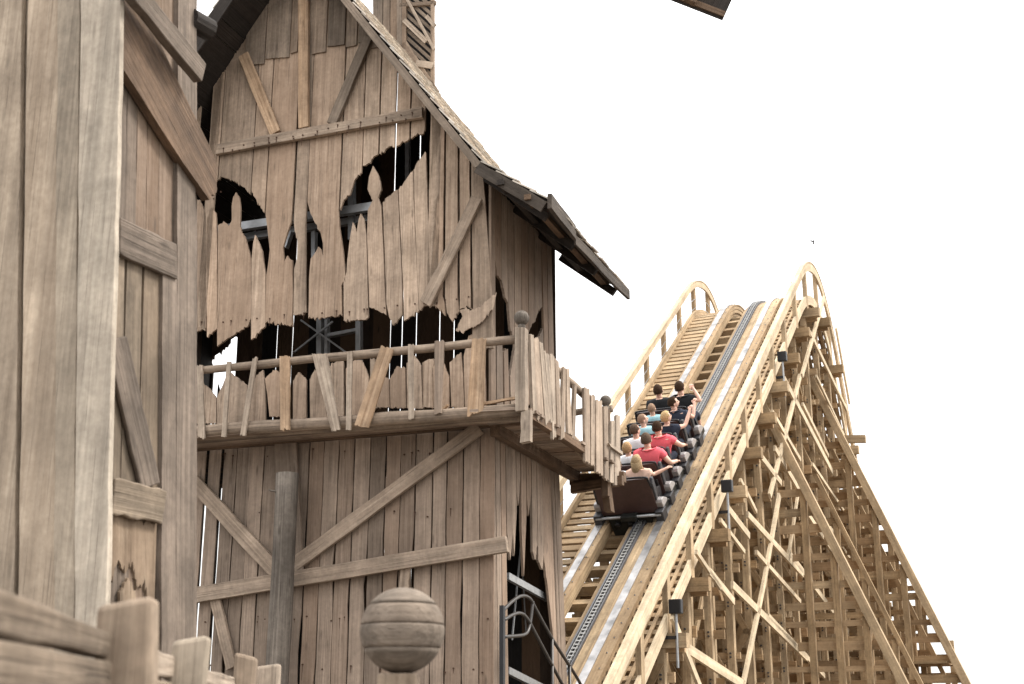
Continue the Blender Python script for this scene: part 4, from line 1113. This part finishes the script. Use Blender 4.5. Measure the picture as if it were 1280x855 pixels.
# ================================================================== RIDERS
def skinmesh(verts, edges, radii, sub=2):
    me = bpy.data.meshes.new('tmp'); me.from_pydata([tuple(v) for v in verts], edges, [])
    o = bpy.data.objects.new('tmp', me); COL.objects.link(o)
    md = o.modifiers.new('skin', 'SKIN'); md.use_smooth_shade = True
    for k, r in enumerate(radii):
        sv = me.skin_vertices[0].data[k]; sv.radius = (r, r) if not isinstance(r, tuple) else r
        sv.use_root = (k == 0)
    sd_ = o.modifiers.new('sub', 'SUBSURF'); sd_.levels = sub; sd_.render_levels = sub
    dg = bpy.context.evaluated_depsgraph_get(); dg.update()
    m2 = bpy.data.meshes.new_from_object(o.evaluated_get(dg))
    bpy.data.objects.remove(o); 
    return m2
def lerp(a, b, t): return V3(a).lerp(V3(b), t)
def person(row, s, label, shirt, hair, arms, turn=0.0, lean=.10, sc=1.0, long=False, skin=None, sleeve=.55, tilt=0.0, dx=0.0):
    skin = skin or M_SKIN
    root = bpy.data.objects.new('person', None); COL.objects.link(root)
    v = V6 + DV * (6 - row)
    root.rotation_euler = ROT; root.empty_display_size = .1
    root.location = rootpos(v) + UT * (.225 * s + dx + .13) + T_ * .2 + NR * .325
    tag(root, label, 'person')
    # joints, seat at z = 0
    hip = V3((0, 0, .09)); wa = V3((0, -.0 + lean * .3, .25)); chs = V3((0, lean * .8, .42)); nk0 = V3((0, lean * 1.0, .53)); 
    nk = V3((tilt * .05, lean * 1.15 + .01, .585)); hd = nk + V3((tilt * .05, .03, .11))
    shl = .205
    Rz = Matrix.Rotation(turn, 3, 'Z')
    vv = [hip, wa, chs, nk0, nk]; ee = [(0, 1), (1, 2), (2, 3), (3, 4)]; rr = [(.15, .115), (.145, .105), (.16, .10), (.085, .065), .056]
    cv = [hip, wa, chs, nk0 + V3((0, .0, .03))]; ce = [(0, 1), (1, 2), (2, 3)]; cr_ = [(.165, .125), (.17, .125), (.215, .158), (.108, .098)]
    fingers = []
    for side in (-1, 1):
        sh = V3((side * shl, lean * .95, .485)); el, ha = arms[0 if side < 0 else 1]
        el = V3(el); ha = V3(ha)
        wr = ha; fd = (ha - el).normalized(); palm = ha + fd * .07
        i0 = len(vv); vv += [sh, lerp(sh, el, .5), el, lerp(el, wr, .5), wr, palm]
        rr += [.066, .052, .042, .040, .028, (.036, .022)]
        ee += [(2, i0), (i0, i0 + 1), (i0 + 1, i0 + 2), (i0 + 2, i0 + 3), (i0 + 3, i0 + 4), (i0 + 4, i0 + 5)]
        j0 = len(cv); cv += [sh, lerp(sh, el, sleeve * .5), lerp(sh, el, sleeve)]; cr_ += [.086, .074, .066]
        ce += [(2, j0), (j0, j0 + 1), (j0 + 1, j0 + 2)]
        # fingers
        sx = fd.cross(Z); sx = sx.normalized() if sx.length > .1 else X; cu_ = sx.cross(fd).normalized()
        for k in range(4):
            base = palm + sx * (-.027 + .018 * k); ln = (.062, .074, .07, .055)[k]
            fingers.append(([base - fd * .02, base + fd * ln * .55, base + fd * ln * .9 - cu_ * .022], [.0095, .009, .0075]))
        fingers.append(([ha + fd * .03 + sx * -.02 * side, ha + fd * .06 - sx * .05 * side, ha + fd * .09 - sx * .052 * side], [.011, .010, .008]))
        # legs
        k0 = len(vv); vv += [V3((side * .09, .04, .09)), V3((side * .1, .25, .11)), V3((side * .105, .40, .06)), V3((side * .1, .44, -.1)), V3((side * .1, .42, -.22))]
        rr += [.085, .075, .058, .048, .04]; ee += [(0, k0), (k0, k0 + 1), (k0 + 1, k0 + 2), (k0 + 2, k0 + 3), (k0 + 3, k0 + 4)]
    me = skinmesh(vv, ee, rr, 1)
    # head joined into the same mesh
    mbh = MB(); hr = .098
    vs = []; n, m = 24, 16
    for i in range(m + 1):
        a = -PI / 2 + PI * i / m
        for k in range(n):
            t = 2 * PI * k / n
            x = math.cos(a) * math.cos(t) * .079; y = math.cos(a) * math.sin(t) * .097; z = math.sin(a) * .12
            if z < 0: x *= 1 - .35 * (-z / .12) ** 1.4; y = y * (1 - .15 * (-z / .12)) + .022 * (-z / .12)
            if y > .05 and abs(x) < .02 and -.045 < z < .02: y += .024 * (1 - abs(x) / .02) * (1 - max(0, z) / .02) 
            if y > .06 and .012 < abs(x) < .045 and 0 < z < .03: y -= .008
            vs.append(V3((x, y, z)))
    fs = []
    for i in range(m):
        for k in range(n):
            j = (k + 1) % n; fs.append((i * n + k, i * n + j, (i + 1) * n + j, (i + 1) * n + k))
    mbh.add([hd + Rz @ p for p in vs], fs, [V3((0, 0, 0))] * len(vs))
    for side in (-1, 1):
        mbh.ball(hd + Rz @ V3((side * .08, -.005, -.01)), .03, 8, 6, (.4, .7, 1))
    mbh.tube([nk - V3((0, .0, .05)), hd - V3((0, .015, .05))], [.057, .052], 12)
    for P_, r_ in fingers: mbh.tube(P_, r_, 6)
    base_v = [V3(v_.co) for v_ in me.vertices]; base_f = [tuple(p.vertices) for p in me.polygons]
    bodymb = MB(); bodymb.add(base_v, base_f, [V3((0, 0, 0))] * len(base_v)); bodymb.add(mbh.v, mbh.f, mbh.g)
    body = bodymb.build('body', skin, root, True, True)
    for side in (-1, 1):       # eyes and mouth
        mb = MB(); mb.ball(hd + Rz @ V3((side * .03, .088, .012)), .011, 8, 6); mb.build('eye', M_HAIR['dark'], body, True, True)
    mb = MB(); mb.ball(hd + Rz @ V3((0, .091, -.058)), .02, 8, 6, (1, .35, .3)); mb.build('mouth', plain_lip, body, True, True)
    cm = skinmesh(cv, ce, cr_, 1); cm.materials.clear(); cm.materials.append(M_SHIRT[shirt])
    so_ = bpy.data.objects.new('shirt', cm); COL.objects.link(so_); so_.parent = root
    tv, te, tr = [V3((0, -.02, .06))], [], [(.165, .125)]
    for side in (-1, 1):
        k0 = len(tv); tv += [V3((side * .09, .06, .09)), V3((side * .1, .25, .11)), V3((side * .105, .39, .06)), V3((side * .1, .44, -.1))]; tr += [.097, .088, .07, .06]
        te += [(0, k0), (k0, k0 + 1), (k0 + 1, k0 + 2), (k0 + 2, k0 + 3)]
    tm = skinmesh(tv, te, tr, 1); tm.materials.clear(); tm.materials.append(M_PANTS)
    to = bpy.data.objects.new('trousers', tm); COL.objects.link(to); to.parent = root
    # hair: shell over the top and back of the skull
    hm = MB(); hv = []; grid = {}
    thick = .006 if hair in ('shaved',) else (.018 if hair in ('long', 'blond', 'ginger') else .011)
    n2, m2 = 28, 16
    for i in range(m2 + 1):
        a = -PI / 2 + PI * i / m2
        for k in range(n2):
            t = 2 * PI * k / n2
            z = math.sin(a); y = math.cos(a) * math.sin(t); x = math.cos(a) * math.cos(t)
            keep = (z > .62) or (z > (-.55 if hair in ('long', 'blond', 'ginger') else -.25) and y < .05) or (z > .12 and y < .45)
            if keep:
                w_ = 1 + R.uniform(-.015, .02)
                grid[(i, k)] = len(hv); hv.append(hd + Rz @ V3((x * (.079 + thick) * w_, y * (.097 + thick) * w_ - .003, z * (.12 + thick) * w_)))
    hf = []
    for i in range(m2):
        for k in range(n2):
            ks = [(i, k), (i, (k + 1) % n2), (i + 1, (k + 1) % n2), (i + 1, k)]
            if all(q in grid for q in ks): hf.append(tuple(grid[q] for q in ks))
    hm.add(hv, hf, [V3((0, 0, 0))] * len(hv))
    if long:
        for k in range(17):
            t = PI * 1.02 + (PI * .96) * k / 16
            p0 = hd + Rz @ V3((math.cos(t) * .09, math.sin(t) * .105, .02)); p1 = hd + Rz @ V3((math.cos(t) * .098, math.sin(t) * .112 - .01, -.12))
            p2 = hd + Rz @ V3((math.cos(t) * .105 + R.uniform(-.015, .015), math.sin(t) * .09 - .05, -.30 + R.uniform(-.05, .02)))
            hm.tube([p0, p1, lerp(p1, p2, .6), p2], [.024, .026, .02, .006], 7)
    hm.build('hair', M_HAIR[hair], body, True, True)
    root.scale = (sc, sc, sc)
    return root
plain_lip = plain('lip', (.45, .18, .15), .5)
rest = ((-.27, .12, .26), (-.16, .32, .22)); restr = ((.27, .12, .26), (.16, .32, .22))
person(1, -1, 'dark haired person in a black shirt in the front row, on the left', 'black', 'dark', (rest, restr), turn=.1, sc=1.08)
person(1, 1, 'person in a black shirt in the front row with one elbow out to the right', 'black', 'dark', (rest, ((.36, .04, .44), (.25, .16, .62))), turn=-.15, sc=1.1)
person(2, -1, 'person with a shaved head and light blue top, on the left of the second row', 'aqua', 'shaved', (rest, restr), sc=.92)
person(2, 1, 'person in a navy shirt turning to the right with a hand raised in front', 'navy', 'dark', (rest, ((.30, .20, .34), (.32, .38, .52))), turn=-1.0, sc=1.02)
person(3, -1, 'person in a pale aqua top in profile, just ahead of the white shirted rider', 'aqua', 'shaved', (rest, restr), turn=-.9, sc=.98, dx=-.02)
person(3, 1, 'blond person stretching a bare arm forward to the right', 'navy', 'blond', (((-.2, .15, .28), (-.05, .34, .34)), ((.32, .20, .46), (.40, .42, .66))), turn=-.8, sc=.98, sleeve=.25)
person(4, -1, 'person in a white shirt with short dark hair beside the leaning red shirt', 'white', 'brown', (rest, restr), turn=-.5, sc=1.05)
person(4, 1, 'person in a red shirt with dark hair leaning right, elbow on the armrest', 'red', 'dark', (rest, ((.36, .06, .36), (.34, .28, .26))), turn=-.2, lean=.08, sc=1.08)
person(5, -1, 'fair haired person half hidden behind the balcony slats', 'white', 'ginger', (rest, restr), turn=-.3, sc=.95)
person(5, 1, 'broad backed person in a red shirt directly in front of the long haired girl', 'red', 'brown', (rest, ((.34, .05, .30), (.36, .26, .22))), sc=1.12, dx=-.06)
person(6, 1, 'long haired girl in the last row reaching out to the right armrest', 'peach', 'long', (rest, ((.22, .22, .36), (.44, .34, .40))), turn=-.5, sc=.95, long=True, sleeve=.2, dx=-.1)
person(6, -1, 'person in a white shirt in the last row, mostly behind the balcony slats', 'white', 'brown', (rest, restr), sc=.9, dx=-.03)

# ------------------------------------------------------------------ render settings
S.render.engine = 'CYCLES'
S.render.resolution_x = 1024; S.render.resolution_y = 684
